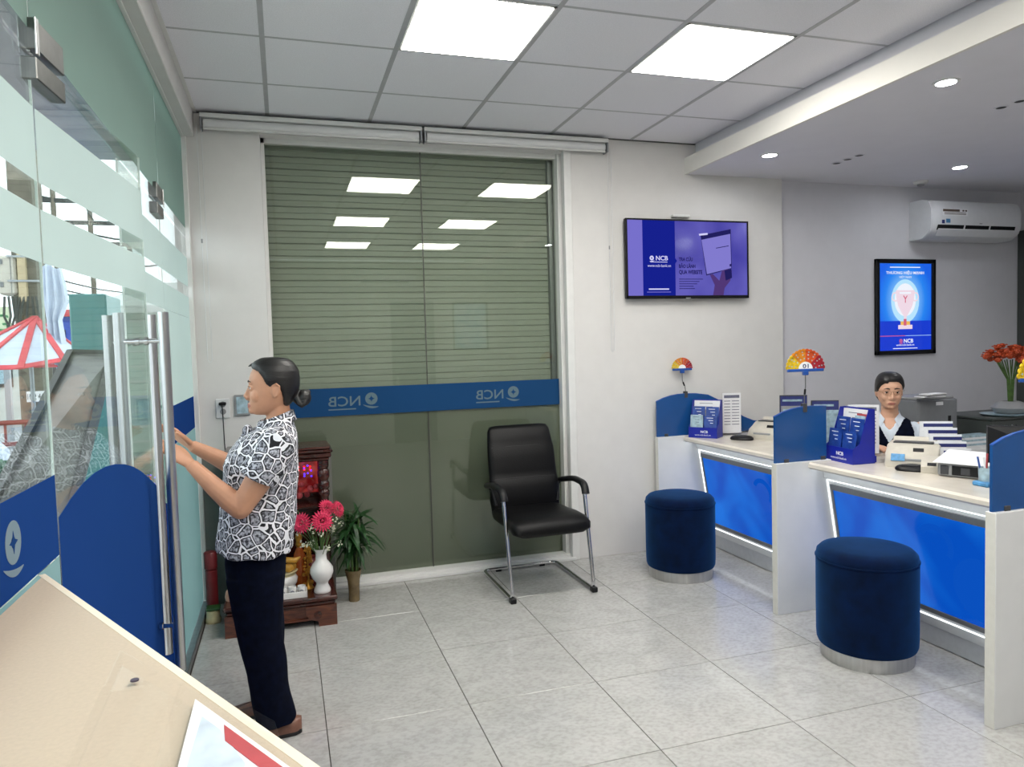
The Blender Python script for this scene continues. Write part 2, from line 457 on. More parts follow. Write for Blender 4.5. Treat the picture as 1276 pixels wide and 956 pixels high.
class MB:
    def __init__(s, X=None):
        s.v = []; s.f = []; s.mi = []; s.X = X or I4
    def add(s, vs, fs, m=0):
        n = len(s.v)
        X = s.X
        flip = X.determinant() < 0
        s.v += [X @ Vector(p) for p in vs]
        for f in fs:
            f = [i + n for i in f]
            s.f.append(f[::-1] if flip else f)
            s.mi.append(m)
        return s
    def box(s, x0, x1, y0, y1, z0, z1, m=0, b=0.0, seg=1):
        if b <= 0:
            vs = [(x, y, z) for z in (z0, z1) for y in (y0, y1) for x in (x0, x1)]
            fs = [(0, 2, 3, 1), (4, 5, 7, 6), (0, 1, 5, 4), (2, 6, 7, 3), (0, 4, 6, 2), (1, 3, 7, 5)]
            return s.add(vs, fs, m)
        bm = bmesh.new()
        bmesh.ops.create_cube(bm, size=1)
        for v in bm.verts:
            v.co = Vector(((x0 + x1) / 2 + v.co.x * (x1 - x0), (y0 + y1) / 2 + v.co.y * (y1 - y0), (z0 + z1) / 2 + v.co.z * (z1 - z0)))
        b = min(b, abs(x1 - x0) * .45, abs(y1 - y0) * .45, abs(z1 - z0) * .45)
        bmesh.ops.bevel(bm, geom=bm.edges[:], offset=b, segments=seg, affect='EDGES', profile=0.5)
        bm.verts.index_update()
        s.add([tuple(v.co) for v in bm.verts], [[v.index for v in f.verts] for f in bm.faces], m)
        bm.free()
        return s
    def bar(s, a, b, w, h, m=0, up=(0, 0, 1)):
        a = Vector(a); b = Vector(b); d = (b - a)
        L = d.length
        u = Vector(up)
        if abs(d.normalized().dot(u)) > .98: u = Vector((0, 1, 0))
        F = frame(a, d, u.cross(d))
        o = s.X; s.X = o @ F
        s.box(0, L, -w / 2, w / 2, -h / 2, h / 2, m)
        s.X = o
        return s
    def loft(s, rings, m=0, cap=True, closed=False):
        n = len(rings[0]); k = len(rings)
        vs = [p for r in rings for p in r]
        fs = []
        for i in range(k if closed else k - 1):
            j = (i + 1) % k
            for q in range(n):
                a = i * n + q; b = i * n + (q + 1) % n; c = j * n + (q + 1) % n; d = j * n + q
                fs.append((a, b, c, d))
        if cap and not closed:
            fs.append(tuple(range(n))[::-1]); fs.append(tuple((k - 1) * n + q for q in range(n)))
        return s.add(vs, fs, m)
    def tube(s, pts, rad, n=8, m=0, cap=True, closed=False, flat=None):
        pts = [Vector(p) for p in pts]
        if not hasattr(rad, '__len__'): rad = [rad] * len(pts)
        rings = []
        ref = None
        k = len(pts)
        for i, p in enumerate(pts):
            if closed: t = pts[(i + 1) % k] - pts[i - 1]
            else: t = pts[min(i + 1, k - 1)] - pts[max(i - 1, 0)]
            t.normalize()
            if ref is None:
                ref = Vector((0, 0, 1)) if abs(t.z) < .9 else Vector((1, 0, 0))
                if flat: ref = Vector(flat)
            a = (ref - t * ref.dot(t)).normalized(); b = t.cross(a); ref = a
            r = rad[i]
            r2 = r if not isinstance(r, tuple) else r[1]
            r1 = r if not isinstance(r, tuple) else r[0]
            rings.append([p + a * (r1 * math.cos(2 * PI * q / n)) + b * (r2 * math.sin(2 * PI * q / n)) for q in range(n)])
        return s.loft(rings, m, cap, closed)
    def cyl(s, a, b, r, r2=None, n=16, m=0):
        return s.tube([a, b], [r, r if r2 is None else r2], n, m)
    def lathe(s, prof, c=(0, 0, 0), n=20, m=0, ms=None):
        rings = [[(c[0] + r * math.cos(2 * PI * q / n), c[1] + r * math.sin(2 * PI * q / n), c[2] + z) for q in range(n)] for r, z in prof]
        k0 = len(s.f)
        s.loft(rings, m)
        if ms:
            for i in range(len(prof) - 1):
                for q in range(n): s.mi[k0 + i * n + q] = ms[i]
        return s
    def ball(s, c, r, n=12, k=8, m=0):
        if not hasattr(r, '__len__'): r = (r, r, r)
        rings = []
        for i in range(1, k):
            a = PI * i / k
            rings.append([(c[0] + r[0] * math.sin(a) * math.cos(2 * PI * q / n), c[1] + r[1] * math.sin(a) * math.sin(2 * PI * q / n), c[2] - r[2] * math.cos(a)) for q in range(n)])
        vs = [p for g in rings for p in g] + [(c[0], c[1], c[2] - r[2]), (c[0], c[1], c[2] + r[2])]
        fs = []
        K = k - 1
        for i in range(K - 1):
            for q in range(n):
                fs.append((i * n + q, i * n + (q + 1) % n, (i + 1) * n + (q + 1) % n, (i + 1) * n + q))
        for q in range(n):
            fs.append((K * n, (q + 1) % n, q)); fs.append((K * n + 1, (K - 1) * n + q, (K - 1) * n + (q + 1) % n))
        return s.add(vs, fs, m)
    def prism(s, poly, d0, d1, m=0, F=None):
        """polygon in the u-v plane of F, thick from w=d0 to w=d1"""
        n = len(poly)
        area = sum(poly[i][0] * poly[(i + 1) % n][1] - poly[(i + 1) % n][0] * poly[i][1] for i in range(n))
        if area < 0: poly = poly[::-1]
        o = s.X
        if F is not None: s.X = o @ F
        vs = [(p[0], p[1], d0) for p in poly] + [(p[0], p[1], d1) for p in poly]
        fs = [tuple(range(n))[::-1], tuple(range(n, 2 * n))] + [(i, (i + 1) % n, n + (i + 1) % n, n + i) for i in range(n)]
        s.add(vs, fs, m)
        s.X = o
        return s
    def disc(s, F, r0, r1, d, n=24, m=0, a0=0, a1=2 * PI, sx=1, sy=1):
        """flat ring sector in F, from r0 to r1, thick d"""
        full = abs(a1 - a0 - 2 * PI) < 1e-6
        P = [(a0 + (a1 - a0) * i / n) for i in range(n + 1)]
        o = s.X; s.X = o @ F
        for i in range(n):
            a, b = P[i], P[i + 1]
            q = [(r * math.cos(t) * sx, r * math.sin(t) * sy) for r, t in ((r0, a), (r1, a), (r1, b), (r0, b))]
            if r0 <= 1e-6: q = [(0, 0), q[1], q[2]]
            k = len(q)
            s.add([(x, y, 0) for x, y in q] + [(x, y, d) for x, y in q],
                  [tuple(range(k))[::-1], tuple(range(k, 2 * k))] + [(j, (j + 1) % k, k + (j + 1) % k, k + j) for j in range(k)], m)
        s.X = o
        return s
    def text(s, txt, F, height, width=None, d=0.0008, m=0, align='CENTER', mirror=False, bold=0.0):
        cu = bpy.data.curves.new('t', 'FONT')
        cu.body = txt; cu.extrude = d / 2; cu.align_x = align; cu.align_y = 'CENTER'; cu.size = 1.0; cu.resolution_u = 3
        cu.offset = bold
        ob = bpy.data.objects.new('t', cu)
        C.objects.link(ob)
        bpy.context.view_layer.update()
        dg = bpy.context.evaluated_depsgraph_get()
        me = bpy.data.meshes.new_from_object(ob.evaluated_get(dg))
        vs = [v.co.copy() for v in me.vertices]; fs = [tuple(p.vertices) for p in me.polygons]
        bpy.data.objects.remove(ob); bpy.data.curves.remove(cu); bpy.data.meshes.remove(me)
        if not vs: return s
        x0 = min(v.x for v in vs); x1 = max(v.x for v in vs); y0 = min(v.y for v in vs); y1 = max(v.y for v in vs)
        sy = height / (y1 - y0); sx = sy if width is None else width / (x1 - x0)
        cx = {'CENTER': (x0 + x1) / 2, 'LEFT': x0, 'RIGHT': x1}[align]
        sg = -1 if mirror else 1
        o = s.X
        s.X = o @ F
        s.add([((v.x - cx) * sx * sg, (v.y - (y0 + y1) / 2) * sy, v.z + d / 2) for v in vs], [f[::-1] for f in fs] if mirror else fs, m)
        s.X = o
        return s
    def mesh(s, name, mats, inv=None, smooth=None):
        me = bpy.data.meshes.new(name)
        V = [(inv @ p) if inv is not None else p for p in s.v]
        me.from_pydata([tuple(p) for p in V], [], s.f)
        if not isinstance(mats, (list, tuple)): mats = [mats]
        for k in mats: me.materials.append(M[k] if isinstance(k, str) else k)
        if len(mats) > 1: me.polygons.foreach_set('material_index', s.mi)
        if smooth:
            me.polygons.foreach_set('use_smooth', [True] * len(me.polygons))
            me.set_sharp_from_angle(angle=R(smooth))
        me.update()
        return me

def link(name, me, parent=None):
    o = bpy.data.objects.new(name, me)
    C.objects.link(o)
    if parent is not None:
        o.parent = parent
        WM[o.name] = WM[parent.name]
    return o
def thing(name, label, cat, loc=(0, 0, 0), rz=0.0, group=None):
    o = bpy.data.objects.new(name, None)
    C.objects.link(o)
    o.empty_display_size = 0.1
    o.location = loc; o.rotation_euler = (0, 0, rz)
    WM[o.name] = T(*loc) @ RZ(rz)
    o['label'] = label; o['category'] = cat
    if group: o['group'] = group
    return o
def part(p, name, mb, mats, smooth=None, label=None, kind=None):
    """mb holds world coordinates; stored relative to the thing"""
    me = mb.mesh(name, mats, WM[p.name].inverted(), smooth)
    o = link(name, me, p)
    if label: o['label'] = label
    if kind: o['kind'] = kind
    return o
def lpart(p, name, mb, mats, smooth=None, label=None, kind=None):
    """mb holds coordinates local to the thing"""
    o = link(name, mb.mesh(name, mats, None, smooth), p)
    if label: o['label'] = label
    if kind: o['kind'] = kind
    return o
def single(name, mb, mats, label, cat, loc=(0, 0, 0), group=None, smooth=None, kind=None):
    me = mb.mesh(name, mats, T(*loc).inverted(), smooth)
    o = link(name, me); o.location = loc
    WM[o.name] = T(*loc)
    o['label'] = label; o['category'] = cat
    if group: o['group'] = group
    if kind: o['kind'] = kind
    return o
def struct(name, mb, mats, parent=None, smooth=None, loc=(0, 0, 0)):
    me = mb.mesh(name, mats, (WM[parent.name].inverted() if parent is not None else T(*loc).inverted()), smooth) if mb is not None else None
    o = link(name, me, parent)
    if parent is None:
        o.location = loc; WM[o.name] = T(*loc)
    o['kind'] = 'structure'
    return o
def spart(p, name, me, loc=(0, 0, 0), rot=None):
    """a piece of the setting that shares mesh data"""
    o = bpy.data.objects.new(name, me); C.objects.link(o); o.parent = p
    o.location = Vector(loc) - WM[p.name].translation
    if rot: o.rotation_euler = rot
    WM[o.name] = WM[p.name]
    return o
def copy_tree(root, loc, rz=None, label=None, scale=None):
    def cp(o, par):
        c = o.copy(); C.objects.link(c)
        if par is not None: c.parent = par
        for ch in [k for k in bpy.data.objects if k.parent == o]: cp(ch, c)
        return c
    r = cp(root, None)
    r.location = loc
    if rz is not None: r.rotation_euler = (0, 0, rz)
    if scale: r.scale = scale
    if label: r['label'] = label
    WM[r.name] = T(*loc) @ RZ(rz or 0)
    return r
def rrect(w, h, r, n=4, cx=0, cy=0):
    o = []
    for sx, sy, a in ((1, 1, 0), (-1, 1, 90), (-1, -1, 180), (1, -1, 270)):
        for i in range(n + 1):
            t = R(a + 90 * i / n)
            o.append((cx + sx * (w / 2 - r) + r * math.cos(t), cy + sy * (h / 2 - r) + r * math.sin(t)))
    return o
def logo(mb, F, s, m_light=0, m_dark=1, mirror=False):
    """ring emblem with a four-pointed star and a swoosh under it, s = ring diameter"""
    g = -1 if mirror else 1
    mb.disc(F, s * .14, s * .5, .0006, 28, m_light)
    F2 = F @ T(0, 0, .0004)
    st = []
    for i in range(8):
        r = s * (.27 if i % 2 == 0 else .1); a = PI / 4 * i + PI / 2
        st.append((r * math.cos(a), r * math.sin(a)))
    mb.prism(st, 0, .0008, m_dark, F2)
    sw = []
    for i in range(13):
        t = -1 + 2 * i / 12
        sw.append((g * (t * .62 * s + .06 * s), -s * .56 - .05 * s * (1 - t * t) + .1 * s * t))
    for i in range(12, -1, -1):
        t = -1 + 2 * i / 12
        sw.append((g * (t * .62 * s + .06 * s), -s * .58 - .2 * s * (1 - t * t) + .1 * s * t))
    # swoosh as a strip of quads
    for i in range(12):
        a, b = sw[i], sw[i + 1]; c, d = sw[25 - i - 1], sw[25 - i]
        mb.prism([a, b, c, d], 0, .0006, m_light, F)
    return mb
FX = lambda x, y, z: frame((x, y, z), (1, 0, 0), (0, 0, 1))          # faces -Y
FYM = lambda x, y, z: frame((x, y, z), (0, -1, 0), (0, 0, 1))        # faces -X
FYP = lambda x, y, z: frame((x, y, z), (0, 1, 0), (0, 0, 1))         # faces +X
FZ = lambda x, y, z: frame((x, y, z), (1, 0, 0), (0, 1, 0))          # faces +Z
# ------------------------------------------------------------------ floor
X0, X1, YR, H = -0.53, 6.34, -7.0, 3.012
fl = struct('floor', MB().box(-0.6, 6.45, YR - .1, .3, -.16, -.004), 'grout')
TS = 0.6; FX0 = 0.14169
g = .0036
def tile_mesh(w, d):
    b = .0010
    mb = MB()
    mb.loft([[(g / 2, g / 2, -.02), (w - g / 2, g / 2, -.02), (w - g / 2, d - g / 2, -.02), (g / 2, d - g / 2, -.02)],
             [(g / 2, g / 2, -b), (w - g / 2, g / 2, -b), (w - g / 2, d - g / 2, -b), (g / 2, d - g / 2, -b)],
             [(g / 2 + b, g / 2 + b, 0), (w - g / 2 - b, g / 2 + b, 0), (w - g / 2 - b, d - g / 2 - b, 0), (g / 2 + b, d - g / 2 - b, 0)]])
    return mb.mesh('tile', 'ftile')
_tm = {}
for i in range(-1, 11):
    for j in range(0, 12):
        xa = FX0 + TS * i; xb = min(xa + TS, X1)
        y1 = -TS * j; y0 = max(y1 - TS, YR)
        k = (round(xb - xa, 3), round(y1 - y0, 3))
        if k[0] < .02 or k[1] < .02: continue
        if k not in _tm: _tm[k] = tile_mesh(*k)
        spart(fl, 'tile', _tm[k], (xa, y0, 0))

# ------------------------------------------------------------------ ceiling: grid of lay-in boards on T bars
ce = struct('ceiling', MB().box(-.6, 6.45, YR - .1, .3, H + .02, H + .12), 'ctile')
CT = 0.62; YC = -0.574
xs = [-.425] + [CT * k for k in range(0, 5)] + [3.01]
ys = [0.0] + [YC - CT * k for k in range(0, 11)]
lights = [(1, 2), (3, 2), (1, 5), (3, 5), (1, 8), (3, 8)]   # (column from x = .62 i, row)
_cm = {}
def ctile_mesh(w, d):
    q = .006
    return MB().box(q, w - q, q, d - q, -.004, .012).mesh('ceiling_board', 'ctile')
for i in range(len(xs) - 1):
    for j in range(len(ys) - 1):
        if any(i == c + 1 and j == r for c, r in lights): continue
        w = xs[i + 1] - xs[i]; d = ys[j] - ys[j + 1]
        k = (round(w, 3), round(d, 3))
        if k not in _cm: _cm[k] = ctile_mesh(*k)
        spart(ce, 'ceiling_board', _cm[k], (xs[i], ys[j + 1], H + .003))
for x in xs[1:-1]:
    struct('grid_bar', MB().box(x - .012, x + .012, ys[-1], 0, H - .003, H + .01), 'tbar', ce)
for y in ys[1:-1]:
    struct('grid_bar', MB().box(-.425, 3.01, y - .008, y + .008, H - .002, H + .01), 'tbar', ce)
struct('edge_angle', MB().box(-.425, -.405, YR, 0, H - .006, H + .01), 'white_frame', ce)
struct('edge_angle', MB().box(-.425, 3.01, -.016, 0, H - .006, H + .01), 'dark_frame', ce)

# dropped ceiling over the tellers, with a set-back shadow gap above its pale edge
so = struct('ceiling_soffit', MB().box(2.945, 6.4, YR, .06, 2.79, 2.905), ['soffit'])
struct('soffit_edge', MB().box(2.925, 2.945, YR, 0, 2.788, 2.907), 'fascia', so)
struct('soffit_upstand', MB().box(3.02, 3.05, YR, 0, 2.905, H + .02), 'soffit', so)
for (x, y) in ((3.845, -.62), (3.86, -1.85)):
    for q in (-.085, 0, .085):
        mb = MB()
        o = (x + .003 * q, y + q * 1.25, 2.7893)
        mb.disc(frame(o, (1, 0, 0), (0, -1, 0)), .026, .034, .004, 20, 0)
        mb.disc(frame(o, (1, 0, 0), (0, -1, 0)), 0, .026, .002, 16, 1)
        p = struct('air_slot', mb, ['soffit', 'black_plastic'], so)

# ------------------------------------------------------------------ walls
WX0, WX1, WZ = -.05, 1.965, 2.905
wb = MB()
wb.box(-.56, WX0, 0, .24, 0, H + .03); wb.box(WX1, 3.78, 0, .24, 0, H + .03); wb.box(WX0, WX1, 0, .24, WZ, H + .03)
wall_back = struct('wall_back', wb, 'wall')
struct('wall_alcove', MB().box(3.78, 6.45, .05, .24, 0, H), 'wall_grey')
struct('wall_right', MB().box(X1, 6.46, YR, .05, 0, H), 'wall_grey')
struct('door_4', MB().box(6.30, 6.338, -1.0, .045, 0.01, 2.45, 0, .003), 'machine_dark')
struct('wall_rear', MB().box(-.56, 6.46, YR - .12, YR, 0, H), 'wall')
struct('wall_left', MB().box(-.62, -.5, YR, -4.75, 0, H), 'wall')
struct('trim_1', MB().box(-.53, -.47, -.03, .0, 0, 2.86, 0, .004), 'white_frame')
struct('trim_2', MB().box(-.54, -.425, YR, -.0, 2.86, H + .02, 0, .004), 'wall')
struct('trim_3', MB().box(-.535, -.462, -4.7, -.03, -.004, .035, 0, .004), 'alu')

# wall behind the low altar is faced with a grey board
single('backing_board', MB().box(-.50, .3, -.022, -.001, 0, .93, 0, .003), 'backer', 'grey board on the wall behind the low wooden altar', 'board', (-.1, -.011, 0))

# ------------------------------------------------------------------ rear window with its film, and the roller shutter behind it
GY = .12
wn = struct('window_1', None, None)
fm = MB()
fm.box(WX0, WX0 + .022, .095, .145, .0, WZ); fm.box(WX1 - .028, WX1, .06, .15, 0, WZ)
fm.box(WX0, WX1, .03, .15, .0, .035); fm.box(WX0, WX1, .095, .145, WZ - .03, WZ)
struct('window_frame', fm, 'white_frame', wn)
struct('window_casing', MB().box(WX1 - .006, WX1 + .05, -.012, .03, 0, WZ + .01, 0, .003), 'white_frame', wn)
struct('window_sill', MB().box(WX0 - .03, WX1 + .02, -.02, .05, 0, .022, 0, .003), 'white_frame', wn)
for a, b in ((WX0 + .02, .967), (.972, WX1 - .03)):
    struct('pane', MB().box(a, b, GY, GY + .008, .033, WZ - .03), 'glass_win', wn)
struct('joint_seal', MB().box(.9665, .9725, GY - .001, GY + .009, .033, WZ - .03), 'dark_frame', wn)
struct('blue_stripe', MB().box(WX0 + .022, WX1 - .03, GY - .003, GY - .002, 1.12, 1.305), 'blue_film_win', wn)
struct('frosted_film', MB().box(WX0 + .022, WX1 - .03, GY + .0115, GY + .0125, .036, 1.118), 'frost_win', wn)
for xa, xb, xe in ((.303, .512, .585), (1.31, 1.51, 1.585)):
    mb = MB()
    mb.text('NCB', FX((xa + xb) / 2, GY - .0034, 1.215), .066, xb - xa, .0006, mirror=True, bold=.01)
    mb.box(xa, xb - .03, GY - .0040, GY - .0034, 1.158, 1.166)
    struct('lettering', mb, 'logo_win', wn)
    struct('emblem', logo(MB(), FX(xe, GY - .0034, 1.225), .082, 0, 1, mirror=True), ['logo_win', 'blue_film_win'], wn)

sh = thing('roller_shutter', 'grey-green slatted roller shutter closed behind the rear window', 'shutter', ((WX0 + WX1) / 2, .21, 0))
def slat_mesh():
    p = [(-.006, 0), (.001, .003), (.002, .034), (-.003, .0375), (.002, .041), (.002, .072), (-.004, .0765), (-.006, .079)]
    mb = MB()
    L = WX1 - WX0 + .1
    mb.loft([[(-L / 2, -y, z) for y, z in p] + [(-L / 2, .008, .079), (-L / 2, .008, 0)], [(L / 2, -y, z) for y, z in p] + [(L / 2, .008, .079), (L / 2, .008, 0)]])
    return mb.mesh('slat', 'slat')
sm = slat_mesh()
for i in range(37):
    spart(sh, 'slat', sm, ((WX0 + WX1) / 2, .21, .01 + i * .0805))
part(sh, 'backing', MB().box(WX0 - .05, WX1 + .05, .221, .235, 0, 3.0), 'slat_dark')
part(sh, 'guide_rail', MB().box(WX1 - .06, WX1 + .03, .17, .222, 0, WZ), 'alu')
part(sh, 'guide_rail', MB().box(WX0 - .05, WX0 + .01, .17, .222, 0, WZ), 'alu')

# ------------------------------------------------------------------ glass street front: sidelights, transom, two door leaves
GX = -.5
STR = ((2.312, 2.80), (1.960, 2.132), (1.772, 1.898))     # frosted bands (z)
def glass_panel(name, y0, y1, z0, z1, bands, extra=()):
    w = struct(name, None, None)
    struct('pane', MB().box(GX - .003, GX + .003, y0, y1, z0, z1), 'glass', w)
    e = MB(); e.box(GX - .003, GX + .003, y1, y1 + .0015, z0, z1); e.box(GX - .003, GX + .003, y0 - .0015, y0, z0, z1)
    struct('glass_edge', e, 'glass_edge', w)
    for a, b, mt in bands:
        a = max(a, z0); b = min(b, z1)
        if b > a: struct('film_band', MB().box(GX + .0035, GX + .0042, y0 + .002, y1 - .002, a, b), mt, w)
    return w
DZ = 2.25
HA, HB, MID = -2.83, -1.0, -1.915
tb = [(2.312, 2.86, 'frost_shaded')]
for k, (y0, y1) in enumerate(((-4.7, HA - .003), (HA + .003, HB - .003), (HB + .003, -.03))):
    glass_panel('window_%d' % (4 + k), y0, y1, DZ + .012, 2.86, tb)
sb = [(1.960, 2.132, 'frost'), (1.772, 1.898, 'frost'), (1.077, 1.27, 'blue_film'), (.04, 1.074, 'frost_low')]
ns = glass_panel('window_2', -4.7, HA - .004, .035, DZ, sb)
struct('emblem', logo(MB(), FYP(GX + .0046, -3.131, 1.181), .088, 0, 1, mirror=True), ['logo_film', 'blue_film'], ns)
fs = glass_panel('window_3', HB + .004, -.03, .035, DZ, [(1.960, 2.132, 'frost'), (1.772, 1.898, 'frost'), (1.11, 1.30, 'blue_film'), (.04, 1.107, 'frost_low'), (1.30, 1.77, 'frost')])
struct('trim_4', MB().box(GX - .02, GX + .02, -4.7, -.03, 2.85, 2.865), 'white_frame')

def door(name, hinge, L, ang, wave, sgn, hy, smooth_film=True):
    """frameless door leaf hinged at y = hinge, reaching L along sgn*Y, opened by ang; local u runs from hinge to free edge"""
    d = struct(name, None, None)
    F = Matrix.Translation((GX, hinge, 0)) @ RZ(ang)
    if sgn < 0: F = F @ Matrix.Scale(-1, 4, (0, 1, 0))
    mk = lambda: MB(F)
    struct('pane', mk().box(-.0035, .0035, .004, L, .02, DZ), 'glass', d)
    struct('glass_edge', mk().box(-.0035, .0035, L, L + .002, .02, DZ), 'glass_edge', d)
    for a, b in ((1.960, 2.132), (1.772, 1.898)):
        struct('film_band', mk().box(.004, .0047, .004, L, a, b), 'frost', d)
    # blue film cut to a wave along its top
    pts = [(u * L, z) for u, z in wave]
    poly = [(.004, .02)] + [(L, .02)] + pts[::-1]
    Fw = frame((.004, 0, 0), (0, 1, 0), (0, 0, 1))
    m = mk()
    for i in range(len(pts) - 1):
        (a, za), (b, zb) = pts[i], pts[i + 1]
        m.prism([(a, .02), (b, .02), (b, zb), (a, za)], 0, .0008, 0, Fw)
    struct('wave_film', m, 'blue_film', d)
    # tall pull handle, a bar on each side of the glass, joined by stand-offs
    for sx in (1, -1):
        m = mk()
        m.tube([(sx * .072, hy, .42), (sx * .072, hy, 1.70)], .0178, 16)
        struct('handle', m, 'steel', d, smooth=40)
    for z in (.585, 1.60):
        m = mk()
        m.tube([(-.072, hy, z), (.072, hy, z)], .0085, 10)
        m.tube([(-.02, hy, z), (-.008, hy, z)], .014, 12); m.tube([(.008, hy, z), (.02, hy, z)], .014, 12)
        struct('stand_off', m, 'chrome', d, smooth=40)
    # patch fittings at the hinge side
    m = mk()
    m.box(-.016, .020, -.012, .165, DZ - .055, DZ - .004, 0, .002)
    m.box(-.016, .020, -.012, .165, DZ + .014, DZ + .085, 0, .002)
    struct('patch_fitting', m, 'dsteel', d)
    m = mk(); m.box(.020, .024, -.016, .002, DZ - .0, DZ + .085, 0, .001)
    struct('patch_cap', m, 'steel', d)
    m = mk(); m.box(-.016, .018, 0, .15, .02, .08, 0, .002)
    struct('patch_fitting', m, 'steel', d)
    return d
waveA = [(.004, 1.165), (.1, 1.195), (.2, 1.218), (.3, 1.230), (.4, 1.232), (.5, 1.226), (.6, 1.212), (.7, 1.190), (.8, 1.160), (.9, 1.122), (1.0, 1.08)]
door('door_1', HA, .905, R(-4.6), waveA, 1, .905 - .07)
waveB = [(.004, .86), (.25, .88), (.5, .93), (.75, 1.0), (1.0, 1.07)]
door('door_2', HB, .905, 0, waveB, -1, .905 - .075)

# ------------------------------------------------------------------ ceiling lamps
LBL = {0: 'square light panel above the black chair, left of the pair in view', 1: 'square light panel nearer the teller soffit, right of the pair in view'}
for n, (c, r) in enumerate(lights):
    x0, x1 = CT * c, CT * (c + 1); y1 = ys[r]; y0 = ys[r + 1]
    lab = LBL.get(n, 'square white light panel in the ceiling behind the viewpoint, row %s, %s' % ('two' if n < 4 else 'three', 'door side' if n % 2 == 0 else 'teller side'))
    t = thing('ceiling_light', lab, 'ceiling light', ((x0 + x1) / 2, (y0 + y1) / 2, H), 0, 'square light panels in the board ceiling')
    f = MB()
    for q in ((x0 + .012, x1 - .012, y0 + .008, y0 + .022), (x0 + .012, x1 - .012, y1 - .022, y1 - .008), (x0 + .012, x0 + .026, y0 + .008, y1 - .008), (x1 - .026, x1 - .012, y0 + .008, y1 - .008)):
        f.box(*q, H - .006, H + .012)
    part(t, 'frame', f, 'white_frame')
    part(t, 'diffuser', MB().box(x0 + .024, x1 - .024, y0 + .02, y1 - .02, H - .008, H + .01), 'panel_light')
for n, (x, y, lab) in enumerate(((3.213, -.606, 'round downlight in the soffit nearest the rear wall corner'), (3.202, -1.981, 'round downlight in the soffit above the nearer counter'),
                                 (4.883, -.602, 'round downlight in the soffit in front of the air conditioner'), (4.88, -1.98, 'round downlight in the soffit beyond the right picture edge'),
                                 (3.2, -3.4, 'round downlight in the soffit beside the viewpoint'), (4.88, -3.4, 'round downlight in the soffit far right of the viewpoint'))):
    t = thing('downlight', lab, 'downlight', (x, y, 2.79), 0, 'round downlights in the soffit')
    Fd = frame((x, y, 2.7895), (1, 0, 0), (0, -1, 0))
    part(t, 'trim_ring', MB().disc(Fd, .046, .06, .006, 28), 'white_frame')
    part(t, 'lens', MB().disc(Fd, 0, .046, .004, 28), 'downlight')
t = thing('smoke_detector', 'small round white sensor on the soffit above the air conditioner', 'sensor', (4.995, -.15, 2.79))
part(t, 'base', MB().lathe([(.0, 0), (.055, 0), (.055, -.012), (.045, -.022), (0, -.024)], (4.995, -.15, 2.7895), 24), 'white_frame', 40)
part(t, 'grille', MB().lathe([(.0, 0), (.028, 0), (.024, -.014), (0, -.016)], (4.995, -.15, 2.766), 18), 'grey_plastic', 40)
# ------------------------------------------------------------------ teller counters
PZ, TZ = .855, .85
def end_panel(y0, lab):
    mb = MB().box(2.62, 3.16, y0, y0 + .045, .0, PZ, 0, .002)
    t = thing('counter_end_panel', lab, 'counter panel', (3.0, y0 + .02, 0), 0, 'white end panels of the teller counters')
    part(t, 'panel', mb, 'white_lam')
    part(t, 'edge_band', MB().box(2.6185, 2.62, y0 + .002, y0 + .043, .002, PZ - .002), 'panel_edge')
    return t
end_panel(-.088, 'white counter end panel against the rear wall, behind the farther stool')
end_panel(-1.425, 'white counter end panel between the two stools')
end_panel(-2.725, 'white counter end panel nearest the viewer, cut by the picture edge')

def screen(y, lab, curve, thick=.012):
    t = thing('privacy_screen', lab, 'privacy screen', (2.8, y, PZ), 0, 'blue screens on the counter end panels')
    m = MB()
    Fs = FX(0, y + thick, 0)
    for i in range(len(curve) - 1):
        (a, za), (b, zb) = curve[i], curve[i + 1]
        m.prism([(a, PZ + .001), (b, PZ + .001), (b, zb), (a, za)], 0, thick, 0, Fs)
    part(t, 'sheet', m, 'blue_acr')
    e = MB()
    for i in range(len(curve) - 1):
        (a, za), (b, zb) = curve[i], curve[i + 1]
        e.prism([(a, za), (b, zb), (b, zb + .004), (a, za + .004)], -.001, thick + .001, 0, Fs)
    part(t, 'edge', e, 'fan_blue')
    for x in (curve[0][0] + .06, 2.93):
        part(t, 'foot_clip', MB().box(x, x + .03, y - .006, y + thick + .006, PZ, PZ + .02, 0, .002), 'dark_plastic')
    return t
cv = [(2.622, 1.115), (2.68, 1.138), (2.74, 1.153), (2.80, 1.161), (2.87, 1.163), (2.95, 1.160)]
screen(-.07, 'blue screen against the rear wall, its top falling in a long wave', cv + [(3.055, 1.145), (3.15, 1.10), (3.26, 1.03), (3.36, .965), (3.45, .93), (3.60, .908)])
screen(-1.408, 'blue curved-top screen standing between the two teller places', cv + [(2.97, 1.158)])
screen(-2.708, 'blue curved-top screen at the right picture edge', cv + [(2.99, 1.158)])

